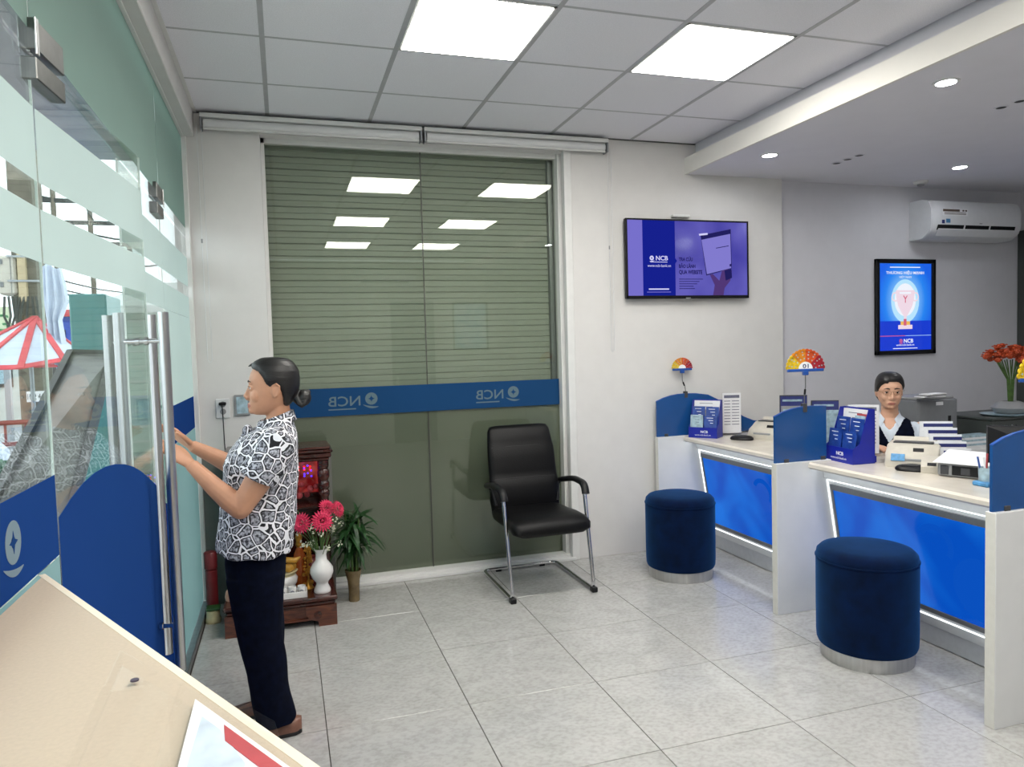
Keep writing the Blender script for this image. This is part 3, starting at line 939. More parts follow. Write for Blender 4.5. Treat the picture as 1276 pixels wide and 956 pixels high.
def counter(ya, yb, lab):
    """ya < yb"""
    t = thing('teller_counter', lab, 'counter', (3.1, (ya + yb) / 2, 0), 0, 'teller counters with blue lit fronts')
    def fx(z): return 2.95 + (.80 - z) * .165          # the front leans in towards the floor
    yl, yh = ya + .002, yb - .002
    top = MB()
    top.loft([[(x, y, z) for x, z in ((2.842, .812), (2.830, .822), (2.830, .840), (2.842, .85), (3.52, .85), (3.52, .812))] for y in (yl, yh)])
    part(t, 'countertop', top, 'marble')
    b = MB()
    b.loft([[(fx(z) + d, y, z) for z, d in ((.811, -.0), (.10, 0), (.10, .06), (.811, .06))] for y in (yl, yh)])
    b.box(fx(.1) + .06, 3.16, yl, yh, .10, .13)
    part(t, 'body', b, 'white_lam')
    def slab(z0, z1, y0, y1, d0, d1):
        return [[(fx(z) - d, y, z) for z, d in ((z0, d1), (z1, d1), (z1, d0), (z0, d0))] for y in (y0, y1)]
    lip = MB(); lip.loft(slab(.755, .808, yl, yh, 0, .022))
    part(t, 'apron', lip, 'white_lam')
    part(t, 'led_strip', MB().loft(slab(.7405, .7435, yl, yh, 0, .006)), 'led_white')
    part(t, 'led_strip', MB().loft(slab(.15, .74, yh - .003, yh, 0, .006)), 'led_white')
    part(t, 'led_strip', MB().loft(slab(.15, .74, yl, yl + .003, 0, .006)), 'led_white')
    part(t, 'led_strip', MB().loft(slab(.150, .154, yl, yh, 0, .006)), 'led_white')
    part(t, 'led_strip', MB().box(2.862, 2.872, yl + .01, yh - .01, .8085, .8115), 'led_under')
    f = MB()
    f.loft(slab(.690, .722, yl + .03, yh - .03, 0, .014)); f.loft(slab(.176, .200, yl + .03, yh - .03, 0, .014))
    f.loft(slab(.2, .69, yl + .03, yl + .045, 0, .014)); f.loft(slab(.2, .69, yh - .045, yh - .03, 0, .014))
    part(t, 'panel_frame', f, 'machine')
    part(t, 'lit_panel', MB().loft(slab(.200, .690, yl + .045, yh - .045, 0, .008)), 'lit_blue')
    yc = (yl + yh) / 2
    Fp = frame((fx(.445) - .0088, yc, .445), (0, -1, 0), (-.163, 0, .987))
    part(t, 'panel_emblem', MB().disc(Fp @ T(.30, -.07, 0), 0, .155, .0006, 40).disc(Fp @ T(.07, .10, 0), .07, .10, .0006, 30, 0, -.6, 2.6), 'lit_deep')
    part(t, 'kick_plate', MB().box(3.07, 3.10, yl, yh, .004, .148, 0, .002), 'kick')
    return t
counter(-1.38, -.088, 'teller counter against the rear wall, behind the farther stool')
counter(-2.68, -1.425, 'teller counter nearer the viewer, the staff member sits beyond it')

# ------------------------------------------------------------------ stools
def stool(x, y, lab):
    t = thing('round_stool', lab, 'stool', (x, y, 0), 0, 'navy velvet stools')
    part(t, 'base_ring', MB().lathe([(0, .0), (.205, 0), (.207, .003), (.207, .064), (.2, .067), (0, .067)], (x, y, 0), 48), 'steel', 40)
    part(t, 'upholstery', MB().lathe([(0, .066), (.205, .066), (.218, .07), (.224, .085), (.226, .12), (.227, .30), (.227, .47), (.2275, .482), (.225, .486), (.2265, .49), (.222, .515), (.205, .532), (.17, .541), (.1, .546), (0, .547)], (x, y, 0), 56), 'velvet', 50)
    part(t, 'piping', MB().tube([(x + .2275 * math.cos(2 * PI * q / 56), y + .2275 * math.sin(2 * PI * q / 56), .486) for q in range(56)], .0035, 6, closed=True), 'velvet', 60)
stool(2.505, -.575, 'navy velvet round stool on a steel base before the farther counter')
stool(2.675, -2.015, 'navy velvet round stool on a steel base before the nearer counter')

# ------------------------------------------------------------------ visitor chair
cx, cy = 1.555, -.36
t = thing('visitor_chair', 'black leatherette cantilever chair with chrome legs before the rear window', 'chair', (cx, cy, 0), R(1))
def rounded_path(pts, r=.05, n=5):
    out = []
    for i, p in enumerate(pts):
        p = Vector(p)
        if 0 < i < len(pts) - 1:
            a = Vector(pts[i - 1]); b = Vector(pts[i + 1])
            da = (a - p).normalized(); db = (b - p).normalized()
            q0 = p + da * r; q1 = p + db * r
            for k in range(n + 1):
                u = k / n
                out.append(q0 * (1 - u) ** 2 + p * 2 * u * (1 - u) + q1 * u * u)
        else: out.append(p)
    return out
# local frame: +x across, +y towards the window, seat faces -y
lw = .268
pth = rounded_path([(-lw - .005, -.19, .655), (-lw, -.325, .016), (-lw, .315, .016), (lw, .315, .016), (lw, -.325, .016), (lw + .005, -.19, .655)], .055)
lpart(t, 'frame', MB().tube(pth, [(.0125, .0125)] * len(pth), 12), 'chrome', 50)
for s in (-1, 1):
    lpart(t, 'foot_pad', MB().box(s * lw - .018, s * lw + .018, -.345, -.30, .0, .032, 0, .004), 'black_plastic')
    lpart(t, 'foot_pad', MB().box(s * lw * .6 - .02, s * lw * .6 + .02, .30, .33, .0, .012, 0, .003), 'black_plastic')
    # armrest: a padded bar that droops over the front of the leg
    ap = rounded_path([(s * (lw - .005), .17, .63), (s * (lw + .012), -.02, .668), (s * (lw + .008), -.195, .662), (s * (lw + .004), -.222, .60)], .05)
    lpart(t, 'armrest', MB().tube(ap, [(.019, .026)] * len(ap), 12), 'black_plastic', 50)
    lpart(t, 'arm_bracket', MB().tube([(s * (lw - .005), .17, .63), (s * .235, .16, .60), (s * .22, .13, .50)], .011, 8), 'black_plastic', 50)
def cushion(w0, w1, curve, th, n=20):
    """curve: list of (y, z, width factor, thickness factor)"""
    rings = []
    k = len(curve)
    for i, (y, z, wf, tf) in enumerate(curve):
        a = Vector(curve[max(i - 1, 0)][:2]); b = Vector(curve[min(i + 1, k - 1)][:2]); d = (b - a).normalized(); nn = Vector((-d.y, d.x))
        rr = []
        for q in range(n):
            ang = 2 * PI * q / n
            c, s_ = math.cos(ang), math.sin(ang)
            px = (w0 + (w1 - w0) * i / (k - 1)) / 2 * wf * math.copysign(abs(c) ** .35, c)
            pt = th / 2 * tf * math.copysign(abs(s_) ** .6, s_)
            rr.append((px, y + nn.x * pt, z + nn.y * pt))
        rings.append(rr)
    return MB().loft(rings)
seat_c = [(-.335, .392, .75, .3), (-.335, .41, .93, .75), (-.32, .43, .98, 1.0), (-.27, .445, 1, 1.05), (-.15, .448, 1, 1.05), (0, .442, 1, 1.0), (.12, .44, .99, 1.0), (.19, .445, .95, .9), (.215, .45, .8, .4)]
lpart(t, 'seat', cushion(.535, .48, seat_c, .095), 'black_leather', 60)
back_c = [(.14, .40, .8, .3), (.155, .43, .94, .8), (.17, .52, 1, 1.1), (.178, .60, 1, 1.15), (.19, .652, 1, .95), (.196, .665, 1, .86), (.204, .70, 1, .95), (.225, .80, 1, .95), (.238, .858, 1, .84), (.245, .872, 1, .78), (.254, .90, .99, .86), (.282, .975, .96, .8), (.292, 1.0, .9, .55), (.296, 1.008, .75, .2)]
lpart(t, 'backrest', cushion(.50, .455, back_c, .085), 'black_leather', 60)
for z, y in ((.664, .157), (.870, .212)):
    lpart(t, 'seam', MB().tube([(-.215, y + .004, z), (-.1, y - .002, z + .004), (.1, y - .002, z + .004), (.215, y + .004, z)], .003, 6), 'black_plastic', 60)

# ------------------------------------------------------------------ television
t = thing('television', 'flat television on the rear wall with a violet advert on its screen', 'television', (2.925, -.04, 2.15))
x0, x1, z0, z1 = 2.405, 3.43, 1.868, 2.445
part(t, 'housing', MB().box(x0, x1, -.055, -.024, z0, z1, 0, .004).box(x0 + .25, x1 - .25, -.025, -.001, z0 + .15, z1 - .15), 'black_plastic')
bz = MB()
for q in ((x0, x1, z0, z0 + .022), (x0, x1, z1 - .012, z1), (x0, x0 + .013, z0, z1), (x1 - .013, x1, z0, z1)):
    bz.box(q[0], q[1], -.060, -.054, q[2], q[3], 0, .001)
part(t, 'bezel', bz, 'black_plastic')
sx0, sx1, sz0, sz1 = x0 + .013, x1 - .013, z0 + .022, z1 - .012
part(t, 'screen', MB().box(sx0, sx1, -.0565, -.055, sz0, sz1), 'tv_bg')
u = lambda f: sx0 + (sx1 - sx0) * f
v = lambda f: sz1 - (sz1 - sz0) * f
mm = MB()
def tv(poly, m, d=0):
    mm.prism([(u(a), v(b)) for a, b in poly], d, d + .0004, m, FX(0, -.0566, 0))
tv([(0, 0), (.12, 0), (.12, 1), (0, 1)], 0)
tv([(.12, 0), (.385, 0), (.385, 1), (.12, 1)], 1)
tv([(.385, .50), (.40, .535), (.385, .57)], 1)
tv([(.60, .185), (.86, .09), (.865, .63), (.645, .73)], 3)                         # tablet
tv([(.607, .245), (.855, .155), (.86, .625), (.65, .712)], 4, .0005)               # its page
tv([(.585, .165), (.66, .15), (.66, .175), (.59, .19)], 2, .0006)
tv([(.73, .35), (.84, .315), (.84, .325), (.73, .36)], 3, .001)
tv([(.845, .575), (.86, .565), (.862, .60), (.847, .605)], 3, .001)
tv([(.70, 1.0), (.715, .86), (.675, .72), (.70, .71), (.755, .80), (.78, .66), (.83, .64), (.865, .66), (.85, .80), (.80, .90), (.79, 1.0)], 5, .0012)   # hand
tv([(.80, .66), (.86, .635), (.866, .76), (.81, .80)], 3, .0016)
for k, w in enumerate((.20, .17, .15, .12, .13)):
    tv([(.415, .775 + k * .032), (.415 + w, .775 + k * .032), (.415 + w, .784 + k * .032), (.415, .784 + k * .032)], 3, .001)
tv([(.165, .905), (.33, .905), (.33, .922), (.165, .922)], 2, .001); tv([(.15, .948), (.345, .948), (.345, .958), (.15, .958)], 0, .001)
tv([(.18, .548), (.32, .548), (.32, .556), (.18, .556)], 2, .001)
part(t, 'advert', mm, ['tv_lilac', 'tv_navy', 'tv_white', 'tv_dark', 'tv_page', 'tv_hand'])
lt = MB()
lt.text('NCB', FX(u(.275), -.0578, v(.50)), .034, .098, .0004, 0, bold=.02)
lt.text('www.ncb-bank.vn', FX(u(.252), -.0578, v(.60)), .02, .19, .0004, 0)
logo(lt, FX(u(.192), -.0578, v(.50)), .034, 0, 2)
for k, (w, s) in enumerate((('TRA CỨU', .115), ('BẢO LÃNH', .137), ('QUA WEBSITE', .195))):
    lt.text(w, FX(u(.415), -.0578, v(.505 + k * .092)), .036, s, .0004, 1, 'LEFT', bold=.035)
part(t, 'lettering', lt, ['tv_white', 'tv_dark', 'tv_navy'])
part(t, 'badge', MB().box(2.885, 2.925, -.063, -.056, z0 - .006, z0 + .006, 0, .001), 'grey_plastic')
single('wall_sensor', MB().box(2.80, 2.945, -.035, -.001, 2.468, 2.486, 0, .003), 'white_frame', 'small flat white bar on the wall above the television', 'bracket', (2.87, -.018, 2.468))

# ------------------------------------------------------------------ blinds rolled up over the rear window
def blind(xa, xb, lab, cxn, z0):
    t = thing('roller_blind', lab, 'blind', ((xa + xb) / 2, -.05, 2.94), 0, 'white roller blinds over the rear window')
    part(t, 'head_rail', MB().box(xa, xb, -.085, -.004, 2.962, 2.988, 0, .004), 'white_frame')
    part(t, 'roll', MB().tube([(xa + .02, -.045, 2.932), (xb - .02, -.045, 2.932)], .03, 16), 'white_lam', 50)
    part(t, 'bottom_bar', MB().tube([(xa + .02, -.062, 2.902), (xb - .02, -.062, 2.902)], .008, 8), 'white_frame', 50)
    for x in (xa, xb - .012): part(t, 'bracket', MB().box(x, x + .012, -.082, -.004, 2.895, 2.964, 0, .003), 'alu')
    w = .013
    pts = [(cxn - w, -.05, 2.93), (cxn - w, -.05, z0 + .02), (cxn - w * .6, -.05, z0 + .005), (cxn, -.05, z0), (cxn + w * .6, -.05, z0 + .005), (cxn + w, -.05, z0 + .02), (cxn + w, -.05, 2.93)]
    part(t, 'chain', MB().tube(pts, .0022, 6), 'white_lam', 60)
    part(t, 'chain_joint', MB().tube([(cxn - w, -.05, 2.22), (cxn - w, -.05, 2.245)], .005, 8), 'grey_plastic', 60)
blind(-.385, .952, 'rolled white blind over the left half of the rear window', -.392, 1.50)
blind(.966, 2.275, 'rolled white blind over the right half of the rear window', 2.292, 1.49)

# ------------------------------------------------------------------ sockets by the glass front
t = thing('wall_socket', 'white double socket on the rear wall with a black plug in it', 'socket', (-.335, -.01, 1.22))
part(t, 'plate', MB().box(-.375, -.295, -.012, -.001, 1.155, 1.275, 0, .003), 'white_lam')
for z in (1.195, 1.24): part(t, 'socket_face', MB().disc(FX(-.335, -.0122, z), 0, .018, .002, 16), 'grey_plastic')
t = thing('power_plug', 'black plug and cable hanging from the socket', 'plug', (-.335, -.03, 1.245))
part(t, 'plug_body', MB().box(-.356, -.314, -.045, -.0145, 1.236, 1.254, 0, .004), 'black_plastic')
part(t, 'cable', MB().tube([(-.338, -.035, 1.236), (-.336, -.035, 1.20), (-.334, -.03, 1.0), (-.332, -.03, .95), (-.32, -.04, .75), (-.30, -.04, .4)], .0035, 6), 'wire', 60)
t = thing('wall_switch', 'grey framed wall plate beside the socket, behind the woman’s chin', 'switch', (-.222, -.01, 1.23))
part(t, 'frame', MB().box(-.268, -.178, -.016, -.001, 1.165, 1.295, 0, .003), 'grey_plastic')
part(t, 'plate', MB().box(-.256, -.190, -.019, -.016, 1.178, 1.282, 0, .001), 'pale_leaf')

# ------------------------------------------------------------------ air conditioner and lit poster in the alcove
def aircon(F, w, h, d, lab, name='air_conditioner', detail=True):
    t = thing(name, lab, 'air conditioner', tuple(F.translation))
    def P(mb): mb.X = F; return mb
    prof = [(0, 0), (0, h), (d * .55, h), (d * .86, h * .93), (d, h * .72), (d, h * .34), (d * .9, h * .16), (d * .62, h * .02), (d * .5, 0)]
    m = P(MB()); m.loft([[(x, z, y) for y, z in prof] for x in (-w / 2 + .012, w / 2 - .012)])
    part(t, 'casing', m, 'ac', 35)
    for s in (-1, 1):
        m = P(MB()); xa, xb = sorted((s * (w / 2 - .012), s * w / 2))
        m.loft([[(x, z * .98 + h * .01, y * .985) for y, z in prof] for x in (xa, xb)])
        part(t, 'end_cap', m, 'ac', 35)
    m = P(MB()); m.loft([[(x, h * zz, d * dd) for zz, dd in ((.33, 1.004), (.20, .945), (.205, .93), (.33, .985))] for x in (-w * .43, w * .43)])
    part(t, 'outlet', m, 'black_plastic')
    for x in (-.14, .14):
        m = P(MB()); m.loft([[(xx, h * zz, d * dd) for zz, dd in ((.34, 1.008), (.19, .95), (.19, .93), (.34, .985))] for xx in (x * w - .008, x * w + .008)])
        part(t, 'louvre_post', m, 'ac')
    m = P(MB()); m.loft([[(x, h * zz, d * dd) for zz, dd in ((.235, 1.01), (.08, .86), (.06, .86), (.215, 1.015))] for x in (-w * .43, w * .43)])
    part(t, 'flap', m, 'ac')
    if detail:
        Ff = F @ frame((0, 0, d + .001), (1, 0, 0), (0, 1, 0))
        m = MB(); m.X = Ff
        m.box(-w * .385, -w * .11, h * .56, h * .74, 0, .001, 0); m.box(-w * .38, -w * .20, h * .66, h * .72, .001, .0016, 1)
        m.box(-w * .17, -w * .15, h * .67, h * .71, .001, .0016, 1); m.box(-w * .14, -w * .12, h * .67, h * .71, .001, .0016, 1)
        for k in range(2): m.box(-w * .365, -w * .13, h * (.625 - .035 * k), h * (.64 - .035 * k), .001, .0016, 1)
        part(t, 'energy_label', m, ['paper', 'sticker'])
        m = MB(); m.X = Ff
        m.box(-w * .39, -w * .36, h * .36, h * .45, 0, .001, 0); m.box(-w * .345, -w * .30, h * .38, h * .48, 0, .001, 1)
        part(t, 'sticker', m, ['navy_print', 'sky_sticker'])
        m = MB(); m.X = Ff; m.box(.02, .05, h * .37, h * .39, 0, .001)
        part(t, 'badge', m, 'grey_plastic')
    return t
aircon(frame((5.575, .049, 2.338), (1, 0, 0), (0, 0, 1)), .98, .325, .22, 'white split air conditioner on the alcove wall above the lit poster')
def poster_frame(F, w, h, lab, fw):
    t = thing('light_box_poster', lab, 'poster', tuple(F.translation))
    m = MB(F)
    m.box(-w / 2, w / 2, -h / 2, -h / 2 + fw, 0, .03, 0, .003); m.box(-w / 2, w / 2, h / 2 - fw, h / 2, 0, .03, 0, .003)
    m.box(-w / 2, -w / 2 + fw, -h / 2, h / 2, 0, .03, 0, .003); m.box(w / 2 - fw, w / 2, -h / 2, h / 2, 0, .03, 0, .003)
    part(t, 'frame', m, 'black_plastic')
    return t
pw, ph = .628, .795
FP = frame((5.03, .049, 1.79), (1, 0, 0), (0, 0, 1))
t = poster_frame(FP, pw, ph, 'black framed backlit blue poster of a glass trophy, below the air conditioner', .035)
iw, ih = pw - .07, ph - .07
m = MB(FP)
def strip(f0, f1, mi, d=.012): m.box(-iw / 2, iw / 2, ih / 2 - ih * f1, ih / 2 - ih * f0, .004, d, mi)
strip(0, .66, 0); strip(.66, .83, 1); strip(.83, .835, 2); strip(.835, 1, 1)
part(t, 'print', m, ['po_mid', 'po_low', 'po_glow'])
m = MB(FP)
G = lambda x, y, z: frame((x, y, z), (1, 0, 0), (0, 1, 0))
cyp = -.0
m.disc(G(0, .05, .0122), 0, .165, .0003, 32, 0, sx=.9, sy=1.1)
m.disc(G(0, .06, .0126), 0, .125, .0003, 32, 4, sx=.9, sy=1.1)
TL = [(.10, .14), (.095, .08), (.075, .01), (.04, -.045), (.014, -.08), (.012, -.125)]
for (xa, za), (xb, zb) in zip(TL, TL[1:]):
    m.prism([(-xa, za), (xa, za), (xb, zb), (-xb, zb)], 0, .0004, 1, G(0, 0, .013))
m.disc(G(-.105, .085, .013), .028, .04, .0004, 20, 1); m.disc(G(.105, .085, .013), .028, .04, .0004, 20, 1)
m.box(-.075, .075, -.185, -.15, .0130, .0136, 1); m.box(-.05, .05, -.15, -.12, .0130, .0136, 2); m.box(-.018, .012, -.155, -.10, .0136, .0140, 3); m.box(-.06, .06, .11, .125, .0136, .0140, 4)
m.text('Y', G(0, .065, .0136), .06, .05, .0004, 3, bold=.01)
part(t, 'trophy_print', m, ['po_glow', 'po_pink', 'po_gold', 'po_red', 'po_white'])
m = MB(FP)
m.text('THƯƠNG HIỆU MẠNH', G(0, ih * .395, .0125), .038, .40, .0005, 0, bold=.015)
m.text('VIỆT NAM', G(0, ih * .345, .0125), .024, .13, .0005, 0)
m.box(-.16, .16, ih * .452, ih * .462, .0125, .013, 0)
m.text('NCB', G(.035, -ih * .392, .0125), .034, .10, .0005, 0, bold=.02)
logo(m, G(-.045, -ih * .392, .0125), .034, 1, 2)
m.text('www.ncb-bank.vn', G(0, -ih * .437, .0125), .018, .19, .0005, 0)
m.box(-.13, .13, -ih * .482, -ih * .474, .0125, .013, 0); m.box(-iw / 2, 0, -ih * .336, -ih * .328, .0125, .013, 1)
part(t, 'lettering', m, ['po_white', 'po_red', 'po_low'])
part(t, 'cover', MB(FP).box(-iw / 2, iw / 2, -ih / 2, ih / 2, .018, .020), 'acrylic')

# what the rear window mirrors: the wall behind the viewpoint
aircon(frame((1.64, YR + .001, 2.56), (-1, 0, 0), (0, 0, 1)), .89, .31, .22, 'white air conditioner on the wall behind the viewpoint', detail=False)
FR = frame((3.09, YR + .001, 1.92), (-1, 0, 0), (0, 0, 1))
t = poster_frame(FR, .62, .82, 'pale lit poster on the wall behind the viewpoint', .03)
part(t, 'print', MB(FR).box(-.28, .28, -.38, .38, .004, .012), 'po_pale')
d3 = struct('door_3', MB().box(1.74, 2.46, YR, YR + .04, 0, 2.34, 0, .004), 'machine')
struct('handle', MB().box(1.80, 1.83, YR + .04, YR + .07, .98, 1.10, 0, .004), 'steel', d3)
# ------------------------------------------------------------------ things on the counters
def leaflet_rack(o, rz, s, lab):
    """blue card rack: closed front pocket, sloping side walls, leaflets standing in two steps.  local: front faces -x"""
    t = thing('leaflet_rack', lab, 'leaflet rack', o, rz, 'blue leaflet racks')
    d, w, h = .14 * s, .235 * s, .30 * s
    for y in (-w / 2, w / 2 - .004):
        Fs = frame((0, y + .004, 0), (1, 0, 0), (0, 0, 1))
        lpart(t, 'side_wall', MB().prism([(0, 0), (d, 0), (d, h), (d * .72, h), (d * .30, .11 * s), (0, .085 * s)], 0, .004, 0, Fs), 'blue_card')
    lpart(t, 'base', MB().box(0, d, -w / 2, w / 2, 0, .004), 'blue_card')
    lpart(t, 'front_wall', MB().box(-.002, .002, -w / 2, w / 2, 0, .085 * s), 'blue_card')
    lpart(t, 'back_wall', MB().box(d - .004, d, -w / 2, w / 2, 0, h), 'blue_card')
    lpart(t, 'foot_tray', MB().box(d, d + .035 * s, -w / 2 + .03, w / 2, 0, .035 * s), 'blue_card')
    m = MB()
    Fm = frame((-.0024, 0, 0), (0, -1, 0), (0, 0, 1))
    m.text('NCB', Fm @ T(.012, .05 * s, 0), .02 * s, .058 * s, .0004, bold=.02)
    m.text('www.ncb-bank.vn', Fm @ T(0, .024 * s, 0), .012 * s, .13 * s, .0004)
    lpart(t, 'lettering', m, 'white_print')
    def leaf(x, y0, y1, z0, z1, tilt, mt, dark=True):
        mb = MB()
        mb.loft([[(x + tilt * (z - z0) + e, y, z) for z, e in ((z0, 0), (z1, 0), (z1, .004), (z0, .004))] for y in (y0, y1)])
        o_ = lpart(t, 'leaflet', mb, mt)
        q = MB()
        n = 3
        for k in range(n):
            zz = z1 - (z1 - z0) * (.14 + .16 * k); a = y0 + (y1 - y0) * .3; b = y1 - (y1 - y0) * (.2 + .14 * (k % 3))
            q.loft([[(x + tilt * (z - z0) - .0008, y, z) for z in (zz, zz + .0035)] + [(x + tilt * (z - z0), y, z) for z in (zz + .0035, zz)] for y in (a, b)])
        lpart(o_, 'leaflet_print', q, 'white_print' if dark else 'print_grey')
    hw = w / 2 - .008
    leaf(.014, -hw, -.004, .05 * s, .175 * s, .12, 'blue_leaf'); leaf(.012, .004, hw, .05 * s, .182 * s, .12, 'blue_leaf' if s > .95 else 'pale_leaf', s > .95)
    leaf(d * .42, -hw, -.004, .10 * s, .245 * s, .14, 'blue_leaf'); leaf(d * .42, .004, hw, .10 * s, .248 * s, .14, 'blue_leaf')
    leaf(d * .74, -hw, hw, .12 * s, .292 * s, .10, 'paper', False)
    if s > .95:
        leaf(d * .62, -hw + .002, -.02, .12 * s, .27 * s, .12, 'red_print'); lpart(t, 'leaflet', MB().box(d * .60, d * .605, -w / 2 + .006, -.03, .1, .262), 'pale_leaf')
    return t
leaflet_rack((2.985, -1.487, TZ), R(-4), 1.0, 'blue leaflet rack full of blue leaflets on the nearer counter')
leaflet_rack((2.90, -.235, TZ), R(38), .90, 'blue leaflet rack on the farther counter beside the white price card')

def sheet_stand(o, rz, w, h, lab, cat='sign stand', rows=9, head='print_grey'):
    t = thing('sheet_stand', lab, cat, o, rz, 'upright acrylic sheet stands')
    lpart(t, 'paper_sheet', MB().box(-w / 2, w / 2, -.0015, .0015, .012, h), 'paper')
    m = MB()
    m.box(-w * .42, w * .42, -.0022, -.0015, h * .88, h * .95)
    for k in range(rows):
        z = h * (.80 - .07 * k)
        m.box(-w * .42, -w * .08, -.0022, -.0015, z, z + h * .016); m.box(w * .0, w * .4, -.0022, -.0015, z, z + h * .016)
    lpart(t, 'sheet_print', m, head)
    lpart(t, 'holder', MB().box(-w / 2 - .006, w / 2 + .006, -.005, -.003, .004, h + .006).box(-w / 2 - .006, w / 2 + .006, .003, .005, .004, h + .006), 'acrylic')
    lpart(t, 'foot', MB().box(-w / 2 - .006, w / 2 + .006, -.045, .045, 0, .004), 'acrylic')
    return t
sheet_stand((3.285, -1.352, TZ), R(-42), .165, .298, 'white printed sheet in a clear stand beside the staff member, behind the blue rack')
sheet_stand((3.19, -.17, TZ), R(-18), .135, .31, 'white printed price card in a clear stand on the farther counter')

def dark_leaflet(o, rz, w, h, lab, tiers):
    t = thing('leaflet_holder', lab, 'leaflet holder', o, rz, 'dark leaflet holders at the middle screen')
    lpart(t, 'base', MB().box(-w / 2, w / 2, -.06, .06, 0, .01), 'dark_plastic')
    lpart(t, 'back_plate', MB().box(-w / 2, w / 2, .04, .046, .01, h), 'dark_plastic')
    for k, (z, mt) in enumerate(tiers):
        y = .03 - .025 * k
        lpart(t, 'leaflet', MB().box(-w / 2 + .004, w / 2 - .004, y, y + .003, .01, z), mt)
        lpart(t, 'leaflet_title', MB().box(-w / 2 + .014, w / 2 - .03, y - .001, y, z - .03, z - .018), 'pale_leaf')
    return t
dark_leaflet((2.905, -1.22, TZ), R(-30), .155, .362, 'dark blue leaflet holder with two tiers behind the middle screen', ((.355, 'navy_print'), (.30, 'grey_plastic'), (.265, 'navy_print')))
dark_leaflet((3.09, -1.27, TZ), R(-30), .155, .325, 'low navy leaflet holder just right of the fan sign post', ((.32, 'navy_print'), (.27, 'pale_leaf')))

def fan_sign(o, rz, r, stick, number, lab, lean=0):
    t = thing('fan_sign', lab, 'desk sign', o, rz, 'fan shaped rainbow signs on stalks')
    lpart(t, 'clip', MB().box(-.012, .012, -.012, .020, -.03, .018, 0, .002), 'dark_plastic')
    lpart(t, 'stalk', MB().tube([(0, 0, .015), (0 + lean * .2, 0, stick * .35), (lean, 0, stick * .6), (lean, 0, stick)], .0028, 8), 'dsteel', 60)
    lpart(t, 'stalk_joint', MB().tube([(lean * .35, 0, stick * .36), (lean * .75, 0, stick * .52)], .006, 8), 'black_plastic', 60)
    Fb = frame((lean, 0, stick + .022), (1, 0, 0), (0, 0, 1))
    lpart(t, 'bar', MB().box(lean - r * .92, lean + r * .92, -.008, .008, stick + .008, stick + .024, 0, .003).box(lean - .016, lean + .016, -.01, .01, stick - .012, stick + .012, 0, .003), 'fan_blue')
    cols = ['fan4', 'fan3', 'fan2', 'fan1']
    for k in range(4):
        a0, a1 = PI * k / 4, PI * (k + 1) / 4
        m = MB()
        m.disc(Fb @ T(0, 0, -.003), r * .36, r * .9, .006, 8, 0, a0, a1)
        nb = 4
        for q in range(nb):      # scalloped rim and dotted bumps
            a = a0 + (a1 - a0) * (q + .5) / nb
            m.disc(Fb @ T(r * .9 * math.cos(a), r * .9 * math.sin(a), -.003), 0, r * .1, .006, 10, 0)
        lpart(t, 'fan_leaf', m, cols[k])
        m = MB()
        for rr in (.52, .70, .84):
            for q in range(2):
                a = a0 + (a1 - a0) * (q + .3 + .2 * (rr > .6)) / 2
                m.disc(Fb @ T(rr * r * math.cos(a), rr * r * math.sin(a), .0031), 0, r * .035, .0006, 8, 0)
        lpart(t, 'dots', m, 'pale_leaf')
    m = MB().disc(Fb @ T(0, 0, -.003), 0, r * .36, .007, 16, 0, 0, PI)
    h_ = lpart(t, 'number_plate', m, 'white_print')
    if number:
        lpart(h_, 'number', MB().text(number, Fb @ T(0, r * .15, .0042), r * .2, r * .3, .0005, 0, bold=.02), 'navy_print')
    return t
fan_sign((2.868, -.064, 1.164), R(-8), .082, .165, None, 'small rainbow fan sign on a stalk at the farthest screen', -.025)
fan_sign((2.825, -1.402, 1.163), R(-12), .116, .19, '01', 'rainbow fan sign numbered 01 on the middle screen', .008)
fan_sign((2.90, -2.702, 1.162), R(-14), .116, .18, None, 'rainbow fan sign cut by the right picture edge', .0)

def note_counter(o, rz, lab, sticker):
    """cash counting machine: round-cornered body, raised hopper, sloping front with a display.  local front faces -x"""
    t = thing('note_counter', lab, 'note counter', o, rz, 'beige note counting machines')
    w = .25
    prof = [(-.10, 0), (-.105, .03), (-.085, .075), (-.03, .10), (.0, .118), (.10, .122), (.13, .105), (.13, 0)]
    lpart(t, 'body', MB().loft([[(x * sx + (0 if sx == 1 else .002), y, z * sz) for x, z in prof] for y, sx, sz in ((-w / 2, .9, .9), (-w / 2 + .012, 1, 1), (w / 2 - .012, 1, 1), (w / 2, .9, .9))]), 'beige_plastic', 45)
    lpart(t, 'hopper', MB().loft([[(x, y, z) for x, z in ((-.02, .09), (.105, .118), (.115, .142), (.10, .145), (.085, .128), (-.03, .10))] for y in (-w / 2 + .02, w / 2 - .02)]), 'beige_plastic', 40)
    lpart(t, 'hopper_well', MB().box(.0, .09, -w / 2 + .03, w / 2 - .03, .119, .125), 'dark_plastic')
    lpart(t, 'stacker', MB().box(-.102, -.07, -.05, .08, .008, .05, 0, .004), 'grey_plastic')
    Fd = frame((-.0585, -.03, .09), (0, -1, 0), (.45, 0, .9))
    lpart(t, 'display', MB(Fd).box(-.025, .025, -.008, .012, 0, .006, 0, .001), 'black_plastic')
    if sticker: lpart(t, 'sticker', MB(frame((-.0975, .06, .055), (0, -1, 0), (.42, 0, .9))).box(-.035, .03, -.02, .018, -.002, .004, 0), 'sky_sticker')
    return t
note_counter((3.235, -1.755, TZ), R(38), 'beige note counter with a blue sticker on the nearer counter', True)
note_counter((3.28, -.50, TZ), R(25), 'beige note counter on the farther counter', False)
